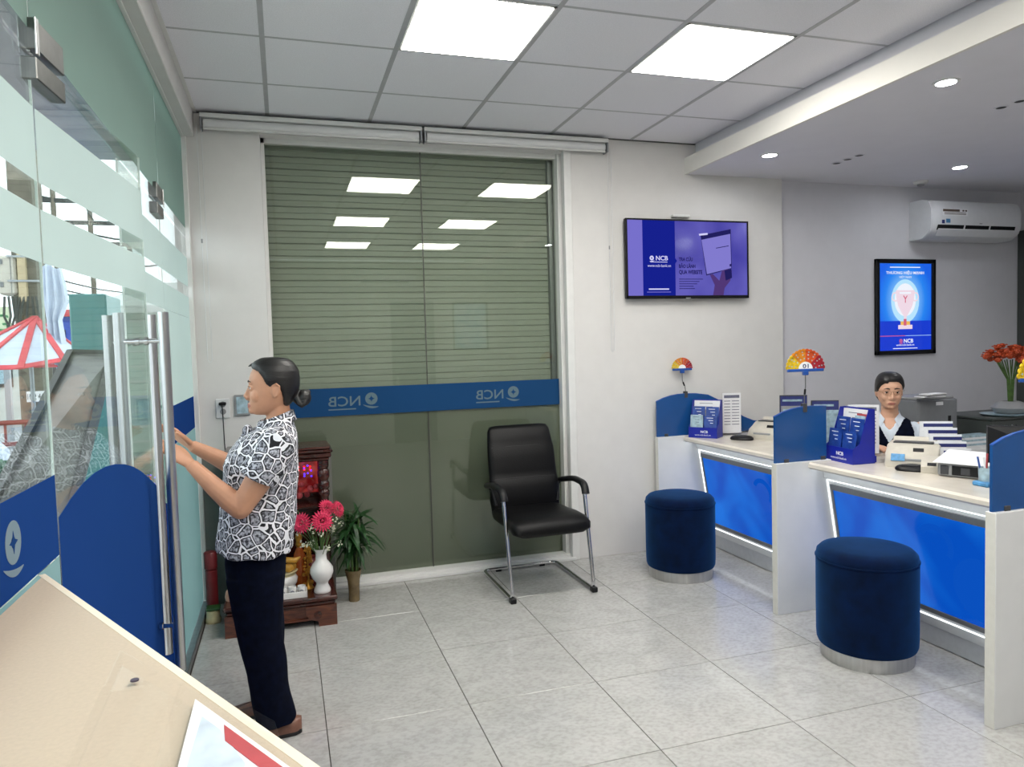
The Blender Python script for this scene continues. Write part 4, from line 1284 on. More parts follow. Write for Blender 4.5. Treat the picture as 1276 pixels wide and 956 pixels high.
t = thing('cash_tray', 'small beige device with a black window beside the note counter', 'device', (3.165, -1.955, TZ), R(40))
lpart(t, 'body', MB().loft([[(x, y, z) for x, z in ((-.05, 0), (-.055, .035), (-.03, .055), (.06, .075), (.07, 0))] for y in (-.06, .06)]), 'beige_plastic')
lpart(t, 'window', MB(frame((-.0445, .01, .0455), (0, -1, 0), (.78, 0, .62))).box(-.022, .018, -.009, .009, 0, .003), 'black_plastic')

def keypad(o, rz, lab):
    t = thing('card_reader', lab, 'card reader', o, rz, 'black oval card readers')
    n = 24
    rings = []
    for z, k in ((0, .92), (.006, 1), (.016, .98), (.024, .86), (.029, .6), (.030, .2)):
        rings.append([(.042 * k * math.cos(2 * PI * q / n), .082 * k * math.sin(2 * PI * q / n), z + .008 * k * math.cos(2 * PI * q / n) * (z > .01)) for q in range(n)])
    lpart(t, 'shell', MB().loft(rings), 'black_plastic', 50)
    lpart(t, 'key_row', MB().box(-.012, .014, -.03, .05, .027, .032, 0, .001), 'dark_plastic')
    return t
keypad((3.105, -1.875, TZ), R(43), 'black oval card reader at the front of the nearer counter')
keypad((3.075, -.455, TZ), R(40), 'black oval card reader at the front of the farther counter')

t = thing('document_printer', 'grey desk printer with a white sheet lying on top', 'printer', (3.215, -2.115, TZ), R(24))
lpart(t, 'body', MB().box(-.075, .13, -.125, .125, .004, .066, 0, .006), 'grey_plastic')
lpart(t, 'front_bay', MB().box(-.079, -.07, -.115, .06, .012, .058, 0, .002), 'black_plastic')
lpart(t, 'button_block', MB().box(-.081, -.076, -.02, .02, .018, .05, 0, .001), 'dark_plastic')
lpart(t, 'side_slot', MB().box(-.081, -.074, .075, .11, .012, .056, 0, .002), 'dark_plastic')
lpart(t, 'feed_slope', MB().loft([[(x, y, z) for x, z in ((-.07, .066), (.125, .066), (.125, .10))] for y in (-.12, .12)]), 'beige_plastic')
single('loose_sheet', MB(Matrix.Translation((3.215, -2.115, TZ)) @ RZ(R(24))).loft([[(x, y, .0685 + (x + .1) * .165 + .0005 * q) for x, q in ((-.095, 0), (.13, 0), (.13, 3), (-.095, 3))] for y in (-.14, .14)]), 'paper', 'white sheet of paper on top of the grey desk printer', 'paper', (3.215, -2.115, TZ + .067))

t = thing('desk_card_rack', 'stepped rack of five white bordered cards beside the staff member', 'card rack', (3.43, -1.815, TZ), R(-32))
for k in range(5):
    y = .10 - .052 * k; z = .222 - .030 * k; x = -.045 + .008 * k
    w = .165 - .004 * k
    p = lpart(t, 'card', MB().box(x - w / 2, x + w / 2, y, y + .004, 0.004, z), 'white_print')
    lpart(p, 'card_band', MB().box(x - w / 2 + .02, x + w / 2 + .0, y - .001, y, z - .03, z - .012), 'navy_print')
    lpart(t, 'pocket', MB().box(x - w / 2 - .003, x + w / 2 + .003, y + .005, y + .008, 0.004, z + .004), 'acrylic')
lpart(t, 'base', MB().box(-.15, .14, -.12, .13, 0, .004), 'acrylic')
p = lpart(t, 'front_card', MB().box(-.005, .085, -.135, -.131, .004, .072), 'navy_print')
lpart(p, 'card_line', MB().box(.01, .07, -.136, -.135, .052, .058).box(.01, .05, -.136, -.135, .04, .044), 'pale_leaf')

t = thing('pen_holder', 'blue and white pen holder at the end of the nearer counter', 'pen holder', (3.085, -2.305, TZ))
px, py = 3.085, -2.305
part(t, 'cup', MB().lathe([(0, 0), (.030, 0), (.032, .004), (.034, .085), (.030, .085), (.028, .008), (0, .008)], (px, py, TZ), 20), 'pale_leaf', 40)
part(t, 'saucer', MB().box(px - .045, px + .045, py - .04, py + .04, TZ, TZ + .022, 0, .006), 'sky_sticker')
for k, (dx, dy, mt, lx) in enumerate(((-.012, .01, 'fan_blue', -.03), (.01, .012, 'red_print', .01), (.0, -.012, 'navy_print', .02), (-.012, -.008, 'white_print', -.02), (.014, -.004, 'sky_sticker', .03))):
    single('pen', MB().tube([(px + dx * .9, py + dy, TZ + .012), (px + dx + lx, py + dy * 1.2, TZ + .135 + .01 * (k % 3))], .0042, 8), mt, ['blue pen in the pen holder leaning left', 'red pen in the pen holder', 'navy pen in the pen holder', 'white pen in the pen holder', 'light blue pen in the pen holder'][k], 'pen', (px, py, TZ + .012), 'pens in the pen holder', 60)

t = thing('computer_monitor', 'black computer monitor seen from behind, at the blue screen by the picture edge', 'monitor', (3.36, -2.36, TZ), R(40))
lpart(t, 'base', MB().box(-.06, .09, -.10, .10, 0, .012, 0, .004), 'black_plastic')
lpart(t, 'neck', MB().box(-.0, .03, -.03, .03, .012, .14, 0, .004), 'black_plastic')
lpart(t, 'casing', MB().loft([[(x, y, z) for y, z in q] for x, q in ((-.022, [(-.1, .10), (.1, .10), (.1, .21), (-.1, .21)]), (-.006, [(-.215, .04), (.215, .04), (.215, .255), (-.215, .255)]), (.018, [(-.22, .035), (.22, .035), (.22, .26), (-.22, .26)]))]), 'black_plastic')
lpart(t, 'badge', MB().disc(frame((-.0225, 0, .18), (0, -1, 0), (0, 0, 1)), 0, .008, .001, 12), 'grey_plastic')

# ------------------------------------------------------------------ behind the tellers
t = thing('low_cabinet', 'pale low cabinet along the alcove behind the counters', 'cabinet', (4.8, -.85, 0))
part(t, 'body', MB().box(3.98, 5.7, -1.12, -.60, .04, .80, 0, .004), 'white_lam')
part(t, 'plinth', MB().box(4.0, 5.68, -1.09, -.62, 0, .04), 'dark_plastic')
for k in range(3):
    d_ = part(t, 'door', MB().box(4.0 + .565 * k, 4.555 + .565 * k, -1.138, -1.12, .06, .78, 0, .003), 'white_lam')
    part(d_, 'handle', MB().box(4.5 + .565 * k, 4.515 + .565 * k, -1.155, -1.138, .40, .54, 0, .003), 'steel')
t = thing('cash_sorter', 'tall grey office machine behind the staff member’s shoulder', 'machine', (4.24, -.9, .80), R(0))
part(t, 'casing', MB().box(4.055, 4.39, -1.02, -.70, .80, 1.115, 0, .012, 2), 'machine')
part(t, 'top_tray', MB().box(4.06, 4.38, -1.0, -.72, 1.115, 1.130, 0, .004), 'grey_plastic')
part(t, 'badge', MB().box(4.20, 4.26, -1.0225, -1.02, 1.075, 1.098), 'paper')
part(t, 'slot', MB().box(4.305, 4.33, -1.0225, -1.02, .90, 1.0, 0, .0008), 'black_plastic')
part(t, 'side_strip', MB().box(4.39, 4.42, -.98, -.72, .80, 1.11, 0, .003), 'white_lam')
t = thing('paper_stack', 'low stack of white papers between the grey machine and the dark cabinet', 'papers', (4.36, -1.06, .80))
for k in range(5): part(t, 'sheaf', MB().box(4.33 + .006 * (k % 2), 4.56 + .008 * (k % 3), -1.118, -1.03, .80 + .014 * k, .8135 + .014 * k), 'paper' if k % 2 else 'pale_leaf')
t = thing('bill_fan', 'loose grey documents piled at the staff member’s elbow', 'papers', (4.02, -1.06, .80))
for k in range(4): part(t, 'document', MB(Matrix.Translation((4.14 + .01 * k, -1.075, 1.131 + .008 * k)) @ RZ(.1 * k - .1)).box(-.13, .05, -.02, .06, 0, .006, 0), 'paper' if k % 2 else 'grey_plastic')
t = thing('dark_strongbox', 'dark grey strongbox under the orange flowers', 'strongbox', (4.95, -.88, .80))
part(t, 'casing', MB().box(4.60, 5.5, -1.10, -.66, .80, .955, 0, .006), 'machine_dark')
part(t, 'lid', MB().box(4.59, 5.51, -1.11, -.65, .956, .972, 0, .004), 'machine_dark')
part(t, 'label', MB().box(4.92, 4.955, -1.1022, -1.10, .915, .935), 'grey_plastic')
part(t, 'panel', MB().box(4.62, 5.48, -1.104, -1.10, .815, .885, 0, .001), 'dark_plastic')
t = thing('cable_bundle', 'loops of dark cable hanging before the strongbox', 'cables', (4.7, -1.12, .80))
for k in range(6):
    x = 4.62 + .035 * k
    part(t, 'cable', MB().tube([(x, -1.115, .92), (x + .02, -1.135, .89), (x + .045, -1.13, .84), (x + .05, -1.12, .804)], .004, 6), 'wire' if k % 2 else 'grey_plastic', 60)

# orange flowers in a low pot on the strongbox
fx, fy = 4.92, -.98
t = thing('flower_bowl', 'low grey bowl with a dark rim on the strongbox', 'bowl', (fx, fy, .972))
part(t, 'bowl', MB().lathe([(0, 0), (.06, 0), (.10, .02), (.12, .05), (.085, .085), (.05, .095), (.045, .08), (0, .08)], (fx, fy, .9725), 24), 'grey_plastic', 50)
part(t, 'saucer', MB().lathe([(0, 0), (.12, .0), (.145, .012), (.12, .008), (0, .006)], (fx - .09, fy - .02, .973), 24), 'pale_leaf', 50)
t = thing('flower_bunch', 'bunch of orange artificial flowers in the bowl on the strongbox', 'flowers', (fx, fy, 1.05))
st = MB(); hd = MB()
r2 = random.Random(4)
for k in range(64):
    a = r2.uniform(0, 2 * PI); q = math.sqrt(r2.random()); x = fx - .03 + .155 * q * math.cos(a); y = fy + .11 * q * math.sin(a); z = 1.385 + .055 * (1 - q * q) + r2.uniform(-.035, .03)
    hd.ball((x, y, z), (.022, .022, .017), 7, 5)
    for b in range(5):
        e = 2 * PI * b / 5 + a
        hd.add([(x, y, z), (x + .03 * math.cos(e - .3), y + .03 * math.sin(e - .3), z + .012), (x + .036 * math.cos(e), y + .036 * math.sin(e), z + .004), (x + .03 * math.cos(e + .3), y + .03 * math.sin(e + .3), z + .012)], [(0, 1, 2), (0, 2, 3)])
for k in range(14):
    a = 2 * PI * k / 14; st.tube([(fx + .012 * math.cos(a), fy + .012 * math.sin(a), 1.05), (fx + .02 * math.cos(a), fy + .02 * math.sin(a), 1.22), (fx - .02 + .085 * math.cos(a), fy + .07 * math.sin(a), 1.36)], .004, 5)
part(t, 'flower_heads', hd, 'orange_fl', kind='stuff'); part(t, 'stems', st, 'stem', 60, kind='stuff')
# ------------------------------------------------------------------ low household altar by the rear wall
AZ = .17
ax0, ax1 = -.335, .270
t = thing('floor_altar', 'low dark lacquered wooden altar with pillars and red lights, behind the standing woman', 'altar', (-.03, -.34, 0))
b = MB()
b.box(ax0, ax1, -.645, -.03, .145, AZ, 0, .006)
b.box(ax0 + .012, ax1 - .012, -.632, -.035, .118, .145, 0, .008)
part(t, 'platform', b, 'altar')
ap = MB()
F0 = FX(0, -.615, 0)
ap.box(ax0 + .02, ax1 - .02, -.615, -.04, .035, .118, 0)
part(t, 'platform_body', ap, 'altar_light')
# carved apron of the platform: scroll feet at both ends, cut-out dark hollows
m = MB()
for s, x in ((1, ax0 + .005), (-1, ax1 - .005)):
    poly = [(x, .0), (x + s * .10, .0), (x + s * .105, .03), (x + s * .15, .045), (x + s * .17, .07), (x + s * .17, .118), (x, .118)]
    m.prism(poly, 0, .02, 0, FX(0, -.612, 0))
m.prism([(ax0 + .1, .04), (ax1 - .1, .04), (ax1 - .1, .05), (ax0 + .1, .05)], 0, .015, 0, F0)
part(t, 'carved_apron', m, 'altar_light')
for s in (-1, 1):
    part(t, 'scroll', MB().disc(FX(s * .19 - .03, -.634, .068), .008, .022, .004, 14), 'altar')
part(t, 'rear_foot', MB().box(ax0 + .03, ax1 - .03, -.10, -.04, 0, .036), 'altar')
# the house: back, side walls, pillars, roof mouldings
hz = .90
part(t, 'back_wall', MB().box(ax0 + .03, ax1 - .03, -.05, -.035, AZ, hz), 'altar')
for x in (ax0 + .03, ax1 - .045): part(t, 'side_wall', MB().box(x, x + .015, -.28, -.05, AZ, hz), 'altar')
part(t, 'shelf', MB().box(ax0 + .045, ax1 - .045, -.27, -.05, .60, .615), 'altar')
pp = [(.022, 0), (.036, .004), (.036, .05), (.026, .06), (.034, .075), (.024, .095), (.027, .12), (.029, .30), (.027, .50), (.033, .515), (.033, .535), (.026, .545), (.034, .56), (.034, .585), (.026, .60), (.036, .625), (.036, .66), (.028, .67), (.034, .69), (.034, .73), (0, .73)]
for x in (ax0 + .045, ax1 - .035):
    part(t, 'pillar', MB().lathe([(0, 0)] + pp, (x, -.30, AZ), 20), 'altar', 40)
r = MB()
for z0, z1, o in ((.895, .915, .0), (.915, .945, .012), (.945, .962, .022), (.962, .98, .008)):
    r.box(ax0 + .02 - o, ax1 - .0 + o, -.345 - o, -.03, z0, z1, 0, .006)
part(t, 'roof', r, 'altar')
part(t, 'lit_picture', MB().box(ax0 + .06, ax1 - .06, -.068, -.062, .66, .87), 'led_pink')
m = MB()
for k in range(26):
    x = ax0 + .09 + (ax1 - ax0 - .2) * (k % 13) / 12; z = .835 + .018 * (k // 13)
    m.ball((x, -.25, z), .006, 6, 4)
part(t, 'red_lamp', m, 'led_red', kind='stuff')
m = MB()
for k in range(7): m.ball((.125 + .02 * (k % 3), -.27 - .004 * k, .80 + .016 * (k % 5)), .0055, 6, 4)
part(t, 'blue_lamp', m, 'led_blue', kind='stuff')
m = MB()
for k in range(26): m.ball((rnd.uniform(-.14, .20), rnd.uniform(-.24, -.16), rnd.uniform(.64, .74)), rnd.uniform(.014, .026), 7, 5)
part(t, 'paper_flowers', m, 'red_print', kind='stuff')

def lathe_thing(name, label, cat, c, prof, mat, n=24, group=None, ms=None, sm=50):
    m = MB().lathe(prof, c, n, 0, ms)
    return single(name, m, mat, label, cat, c, group, sm)
vc = (.193, -.545, AZ)
lathe_thing('flower_vase', 'white porcelain vase with faint floral print holding pink gerberas', 'vase', vc,
            [(0, 0), (.045, 0), (.048, .006), (.045, .02), (.033, .045), (.036, .06), (.056, .085), (.066, .115), (.064, .14), (.048, .165), (.033, .185), (.030, .215), (.036, .24), (.046, .252), (.042, .252), (.027, .215), (0, .19)], 'porcelain')
heads = [(.095, -.60, .555, .058, 'pink gerbera lowest left in the white vase'), (.205, -.585, .552, .062, 'pink gerbera in front, centre of the white vase'),
         (.295, -.53, .60, .05, 'pink gerbera leaning out right of the white vase, seen from its side'), (.055, -.50, .61, .052, 'pink gerbera half hidden by the woman’s blouse'), (.235, -.52, .612, .05, 'pink gerbera at the back of the white vase')]
for k, (x, y, z, r_, lab) in enumerate(heads):
    z += .035; r_ *= 1.08
    t = thing('gerbera', lab, 'flower', (vc[0], vc[1], AZ + .2), 0, 'pink gerberas in the white vase')
    d = Vector((x - vc[0], y - vc[1] - .10, .05)).normalized()
    F = frame((x, y, z), d.cross(Vector((0, 0, 1))), Vector((0, 0, 1)))
    F = frame((x, y, z), F.col[0].xyz, d.cross(F.col[0].xyz))
    if F.col[2].xyz.dot(d) < 0: F = F @ Matrix.Rotation(PI, 4, 'X')
    m = MB(F)
    for ring, (n, rr, zz, up) in enumerate(((20, 1.0, 0, .006), (18, .78, .006, .012), (14, .5, .011, .016))):
        for q in range(n):
            a = 2 * PI * (q + .5 * ring) / n; wd = PI / n * .85
            R0 = r_ * .16; R1 = r_ * rr
            m.add([(R0 * math.cos(a), R0 * math.sin(a), zz), (R1 * .75 * math.cos(a - wd), R1 * .75 * math.sin(a - wd), zz + up), (R1 * math.cos(a), R1 * math.sin(a), zz + up * .7), (R1 * .75 * math.cos(a + wd), R1 * .75 * math.sin(a + wd), zz + up)], [(0, 1, 2, 3)])
    part(t, 'petals', m, 'pink', kind=None)
    part(t, 'flower_heart', MB(F).ball((0, 0, .014), (r_ * .13, r_ * .13, .007), 10, 6), 'pink_mid', 60)
    base = Vector((vc[0] + .01 * math.cos(k * 1.3), vc[1] + .01 * math.sin(k * 1.3), AZ + .20))
    p = Vector((x, y, z)) - d * .003
    mid = base.lerp(p, .6) + Vector((0, 0, .03))
    part(t, 'flower_stem', MB().tube([base, mid, p - d * .02, p], .0035, 6), 'stem', 60)
m = MB(); l = MB(); r3 = random.Random(11)
for k in range(26):
    a = r3.uniform(0, 2 * PI); q = r3.uniform(.03, .13); z = r3.uniform(.43, .60)
    e = Vector((vc[0] + q * math.cos(a), vc[1] + q * .8 * math.sin(a), z)); bs = Vector((vc[0] + .012 * math.cos(a), vc[1] + .012 * math.sin(a), AZ + .2))
    l.tube([bs, bs.lerp(e, .6) + Vector((0, 0, .02)), e], .0018, 5)
    for j in range(7): m.ball(e + Vector((r3.uniform(-.014, .014), r3.uniform(-.014, .014), r3.uniform(-.02, .012))), r3.uniform(.003, .006), 5, 4)
t = thing('filler_sprigs', 'sprigs of tiny white filler flowers among the pink gerberas', 'flowers', (vc[0], vc[1], AZ + .2))
part(t, 'white_buds', m, 'sprig', kind='stuff'); part(t, 'thin_stems', l, 'stem', kind='stuff')
lathe_thing('incense_bowl', 'white incense bowl with a cream rim on the altar beside the woman’s trousers', 'bowl', (-.02, -.45, AZ), [(0, 0), (.05, 0), (.054, .012), (.06, .02), (.078, .05), (.082, .075), (.07, .095), (.064, .10), (.078, .108), (.084, .118), (.078, .122), (.06, .112), (0, .108)], ['porcelain', 'porcelain_band'], ms=[0] * 6 + [1] * 6)
for k, (x, y, r_, mt, lab) in enumerate(((-.045, -.46, .030, 'red_fruit', 'red-brown fruit in the white incense bowl'), (.012, -.47, .027, 'yellow_fruit', 'yellow fruit in front in the white incense bowl'), (.03, -.435, .026, 'yellow_fruit', 'yellow fruit at the back of the white incense bowl'))):
    single('fruit', MB().ball((x, y, AZ + .110 + r_), r_, 14, 10), mt, lab, 'fruit', (x, y, AZ + .11), 'fruit in the incense bowl', 70)
single('banana_hand', MB().tube([(-.06, -.44, AZ + .17), (0, -.47, AZ + .185), (.055, -.475, AZ + .178), (.08, -.47, AZ + .195)], [.008, .017, .016, .004], 8), 'yellow_fruit', 'curved yellow banana lying over the incense bowl fruit', 'fruit', (-.0, -.46, AZ + .16), None, 60)
t = thing('tea_tray', 'long white tray with a pierced rim and tea cups on the altar front', 'tray', (-.07, -.575, AZ))
part(t, 'tray_base', MB().box(-.25, .108, -.615, -.535, AZ + .0005, AZ + .012, 0, .003), 'porcelain')
m = MB()
for q in ((-.25, .108, -.618, -.612), (-.25, .108, -.538, -.532), (-.25, -.244, -.618, -.532), (.102, .108, -.618, -.532)): m.box(*q, AZ + .0005, AZ + .036, 0, .002)
part(t, 'tray_rim', m, 'porcelain')
for k, x in enumerate((.078, .028, -.022, -.072, -.122)):
    c = (x, -.575, AZ + .0125)
    t = thing('tea_cup', ['white tea cup rightmost on the tray', 'white tea cup second from the right on the tray', 'white tea cup third from the right on the tray', 'white tea cup behind the woman’s leg', 'white tea cup farthest left on the tray'][k], 'cup', c, 0, 'white tea cups on the altar tray')
    part(t, 'cup', MB().lathe([(0, 0), (.016, 0), (.020, .006), (.0225, .03), (.0225, .046), (.020, .046), (.019, .01), (0, .008)], c, 18), 'porcelain', 50)
    part(t, 'cup_print', MB().tube([(c[0] - .01, c[1] - .0222, c[2] + .022), (c[0] + .002, c[1] - .0236, c[2] + .028), (c[0] + .009, c[1] - .0222, c[2] + .02)], .0022, 5), 'print_grey', 60)
t = thing('amber_bottle', 'amber bottle with gold foil at its neck, standing behind the incense bowl', 'bottle', (.075, -.40, AZ))
part(t, 'bottle_body', MB().lathe([(0, 0), (.034, 0), (.038, .01), (.038, .16), (.03, .20), (.014, .235), (.014, .31), (0, .312)], (.075, -.40, AZ), 18), 'orange_glass', 45)
part(t, 'foil', MB().lathe([(.0145, .235), (.02, .25), (.016, .27), (.021, .29), (.016, .315), (0, .316)], (.075, -.40, AZ), 14), 'gold', 30)
t = thing('gold_ingot_tree', 'gold foil ornament between the amber bottle and the white vase', 'ornament', (.12, -.45, AZ))
m = MB(); r4 = random.Random(3)
for k in range(46):
    z = r4.uniform(.03, .26); a = r4.uniform(0, 6.28); q = .035 * (1 - z / .34)
    m.ball((.12 + q * math.cos(a), -.45 + q * math.sin(a), AZ + z), (r4.uniform(.006, .013), .006, r4.uniform(.006, .016)), 6, 4)
part(t, 'gold_leaves', m, 'gold', kind='stuff'); part(t, 'core', MB().lathe([(0, 0), (.03, 0), (.02, .02), (.006, .05), (.004, .26), (0, .262)], (.12, -.45, AZ), 12), 'gold', 40)
single('maroon_jar', MB().lathe([(0, 0), (.03, 0), (.05, .04), (.055, .09), (.04, .13), (.03, .145), (.036, .155), (0, .16)], (.135, -.335, AZ), 20), 'maroon', 'round maroon jar behind the white vase', 'jar', (.135, -.335, AZ), None, 50)
t = thing('clay_figurine', 'small pink clay figurine at the left end of the altar', 'figurine', (-.30, -.50, AZ))
part(t, 'figure_body', MB().lathe([(0, 0), (.03, 0), (.034, .02), (.028, .05), (.015, .07), (0, .075)], (-.30, -.50, AZ), 14), 'pink_skin_fig', 60)
part(t, 'figure_head', MB().ball((-.30, -.50, AZ + .09), .02, 12, 8), 'pink_skin_fig', 60)

# lucky bamboo in a vase on the floor, right of the altar
bc = (.392, -.27, 0)
lathe_thing('bamboo_vase', 'narrow amber glass vase on the floor right of the altar', 'vase', bc, [(0, 0), (.032, 0), (.034, .006), (.034, .08), (.038, .13), (.050, .18), (.052, .195), (.046, .195), (.032, .13), (.028, .02), (0, .02)], 'terracotta')
t = thing('lucky_bamboo', 'leafy green bamboo stems in the floor vase right of the altar', 'plant', (bc[0], bc[1], .02))
st = []
r5 = random.Random(21)
for k in range(7):
    a = 2 * PI * k / 7
    p0 = Vector((bc[0] + .012 * math.cos(a), bc[1] + .012 * math.sin(a), .022)); p1 = Vector((bc[0] + .035 * math.cos(a), bc[1] + .03 * math.sin(a), .30)); p2 = Vector((bc[0] + .01 + .05 * math.cos(a), bc[1] + .045 * math.sin(a), .47 + .025 * (k % 4)))
    part(t, 'stem', MB().tube([p0, p1, p2], .0055, 7), 'stem', 60); st.append((p1, p2))
lf = []
def leaf_mesh(L, W, droop):
    m = MB(); n = 5
    vs = []
    for i in range(n + 1):
        u = i / n; w = W * math.sin(PI * (u * .86 + .07)) * (1 - u * .15); z = -droop * u * u * L; x = L * u * (1 - .25 * droop * u)
        vs += [(x, -w, z + .15 * w), (x, 0, z), (x, w, z + .15 * w)]
    fs = []
    for i in range(n):
        a = 3 * i
        fs += [(a, a + 3, a + 4, a + 1), (a + 1, a + 4, a + 5, a + 2)]
    m.add(vs, fs)
    return m.mesh('leaf', 'leaf')
LM = [leaf_mesh(.15, .014, .5), leaf_mesh(.17, .012, .9), leaf_mesh(.12, .012, .2)]
for k in range(150):
    p1, p2 = st[k % 7]
    u = r5.uniform(.1, 1.08)
    p = p1.lerp(p2, u)
    o = bpy.data.objects.new('leaf', LM[k % 3]); C.objects.link(o); o.parent = t
    o.location = p - WM[t.name].translation
    up = r5.uniform(-1.35, .2) if u > .75 else r5.uniform(-.7, .5)
    o.rotation_euler = (0, up, r5.uniform(0, 2 * PI)); o.scale = (1, 1, 1)
    WM[o.name] = WM[t.name]
# things on the floor at the left of the altar
t = thing('incense_tube', 'tall maroon lacquered incense tube standing left of the altar', 'canister', (-.425, -.24, 0))
part(t, 'tube', MB().lathe([(0, .075), (.034, .075), (.034, .28), (.030, .283), (.030, .29), (.037, .292), (.037, .385), (.033, .39), (0, .39)], (-.425, -.24, 0), 20), 'maroon', 40)
part(t, 'stand', MB().lathe([(0, 0), (.034, 0), (.036, .07), (.030, .075), (0, .075)], (-.425, -.24, 0), 20), 'altar', 40)
t = thing('round_box', 'small round tin with a green lid on the floor by the glass front', 'tin', (-.415, -.33, 0))
part(t, 'tin_body', MB().lathe([(0, 0), (.042, 0), (.044, .02), (.038, .03), (.036, .07), (0, .072)], (-.415, -.33, 0), 20), ['porcelain_band', 'paper'], 40)
part(t, 'tin_lid', MB(T(-.415, -.33, .072) @ Matrix.Rotation(.12, 4, 'X')).box(-.036, .04, -.03, .03, .003, .018, 0, .004), 'leaf')

# ------------------------------------------------------------------ cream desk in the foreground with an acrylic leaflet holder
DTZ = 1.10
dp = [(-.455, -3.09), (.15, -4.185), (.15, -4.9), (-.455, -4.9)]
t = thing('reception_desk', 'cream laminate desk corner in the foreground, cut by the picture edge', 'desk', (-.15, -4.2, 0))
part(t, 'desk_top', MB().prism(dp, DTZ - .03, DTZ, 0, I4), 'cream')
e = MB()
d_ = (Vector((.15, -4.185, 0)) - Vector((-.455, -3.09, 0))).normalized(); n_ = Vector((d_.y, -d_.x, 0))
pa = Vector((-.455, -3.09, 0)); pb = Vector((.15, -4.185, 0))
e.prism([(pa.x, pa.y), (pb.x, pb.y), ((pb + n_ * .012).x, (pb + n_ * .012).y), ((pa + n_ * .012 - d_ * .0).x, (pa + n_ * .012).y)], DTZ, DTZ + .0005, 0, I4)
part(t, 'edge_band', e, 'cream_edge')
part(t, 'desk_body', MB().prism([(-.44, -3.16), (.11, -4.16), (.11, -4.88), (-.44, -4.88)], .0, DTZ - .03, 0, I4), 'cream')
t = thing('leaflet_case', 'clear acrylic leaflet case lying on the cream desk', 'leaflet case', (-.1, -3.9, DTZ))
part(t, 'back_sheet', MB().prism([(-.203, -3.66), (.01, -3.985), (.05, -4.25), (-.185, -4.25)], DTZ + .002, DTZ + .005, 0, I4), 'acrylic')
sd = MB(); sd.bar((-.203, -3.66, DTZ + .014), (-.185, -4.25, DTZ + .014), .003, .024); sd.bar((-.203, -3.66, DTZ + .014), (.01, -3.985, DTZ + .014), .003, .024)
part(t, 'side_sheet', sd, 'acrylic')
part(t, 'front_sheet', MB().prism([(-.107, -3.771), (.01, -3.95), (.05, -4.25), (-.107, -4.25)], DTZ + .024, DTZ + .027, 0, I4), 'acrylic')
part(t, 'fixing_screw', MB().disc(FZ(-.175, -3.723, DTZ + .005), 0, .0055, .002, 14), 'screw', label='small dark screw')
t = thing('leaflet', 'white leaflet with a red stripe inside the acrylic case on the desk', 'leaflet', (-.05, -4.0, DTZ + .006))
part(t, 'leaflet_sheet', MB().prism([(-.088, -3.823), (.035, -4.04), (.035, -4.24), (-.088, -4.24)], DTZ + .007, DTZ + .011, 0, I4), 'paper')
part(t, 'red_stripe', MB().prism([(-.048, -3.906), (.03, -4.043), (.03, -4.075), (-.044, -3.945)], DTZ + .0111, DTZ + .0121, 0, I4), 'red_print')
part(t, 'leaflet_photo', MB().prism([(-.075, -3.875), (-.052, -3.915), (-.02, -4.0), (-.03, -4.1), (-.083, -4.1)], DTZ + .0111, DTZ + .0118, 0, I4), 'flyer_print')
# ------------------------------------------------------------------ the street seen through the glass front
GZ = -.15
struct('pavement', MB().box(-3.0, -.6, -9, 30, GZ - .1, GZ), 'pavement')
struct('road', MB().box(-40, -3.0, -40, 120, GZ - .2, GZ - .08), 'asphalt')
single('teal_pillar', MB().box(-1.29, -1.07, .60, 1.05, GZ, 1.97, 0, .01), 'teal', 'tall teal box pillar outside the glass doors', 'pillar', (-1.18, .8, GZ))
# slanted framed board on a leg
t = thing('sloping_board', 'grey framed metal board on a leg sloping down outside the glass', 'board', (-.92, -1.3, GZ))
P = [Vector((-1.0, -.6, 1.58)), Vector((-.81, -.6, 1.57)), Vector((-.70, -2.06, .90)), Vector((-.90, -2.06, 1.06))]
nv = (P[1] - P[0]).cross(P[3] - P[0]).normalized()
def slab(q, th, m=None):
    m = m or MB()
    m.add([p for p in q] + [p + nv * th for p in q], [(0, 1, 2, 3), (7, 6, 5, 4), (0, 4, 5, 1), (1, 5, 6, 2), (2, 6, 7, 3), (3, 7, 4, 0)])
    return m
part(t, 'sheet', slab(P, .01), 'board_grey')
for a, b in ((0, 1), (1, 2), (2, 3), (3, 0)):
    part(t, 'frame_bar', MB().bar(P[a], P[b], .028, .03), 'dark_frame')
part(t, 'leg', MB().bar((-.99, -1.0, 1.16), (-.985, -1.0, GZ), .035, .035), 'dark_frame')
part(t, 'leg', MB().bar((-.80, -1.9, .98), (-.80, -1.9, GZ), .03, .03), 'dark_frame')
# utility pole
t = thing('utility_pole', 'weathered concrete utility pole with stencilled numbers outside the glass', 'pole', (-2.47, 4.0, GZ))
part(t, 'shaft', MB().box(-2.60, -2.36, 3.9, 4.2, GZ, 7.0, 0, .02), 'concrete')
part(t, 'plate', MB().box(-2.53, -2.34, 3.885, 3.90, 1.11, 1.22), 'paper')
part(t, 'stencil', MB().text('1N2 440', FX(-2.435, 3.884, 1.165), .06, .17, .001).text('C540', FX(-2.47, 3.899, .86), .09, .2, .001), 'wire')
part(t, 'brown_sign', MB().box(-2.56, -2.37, 3.87, 3.90, 1.72, 2.0), 'brown_plate')
part(t, 'sign_number', MB().text('3', FX(-2.46, 3.869, 1.86), .17, None, .001), 'concrete')
part(t, 'conduit', MB().box(-2.53, -2.46, 3.84, 3.90, 2.15, 2.65), 'tan')
for z in (2.35, 2.6): part(t, 'strap', MB().box(-2.62, -2.34, 3.83, 3.9, z, z + .02), 'alu')
t = thing('meter_box', 'pale grey electric meter box hung beside the utility pole', 'meter box', (-2.63, 3.95, 2.2))
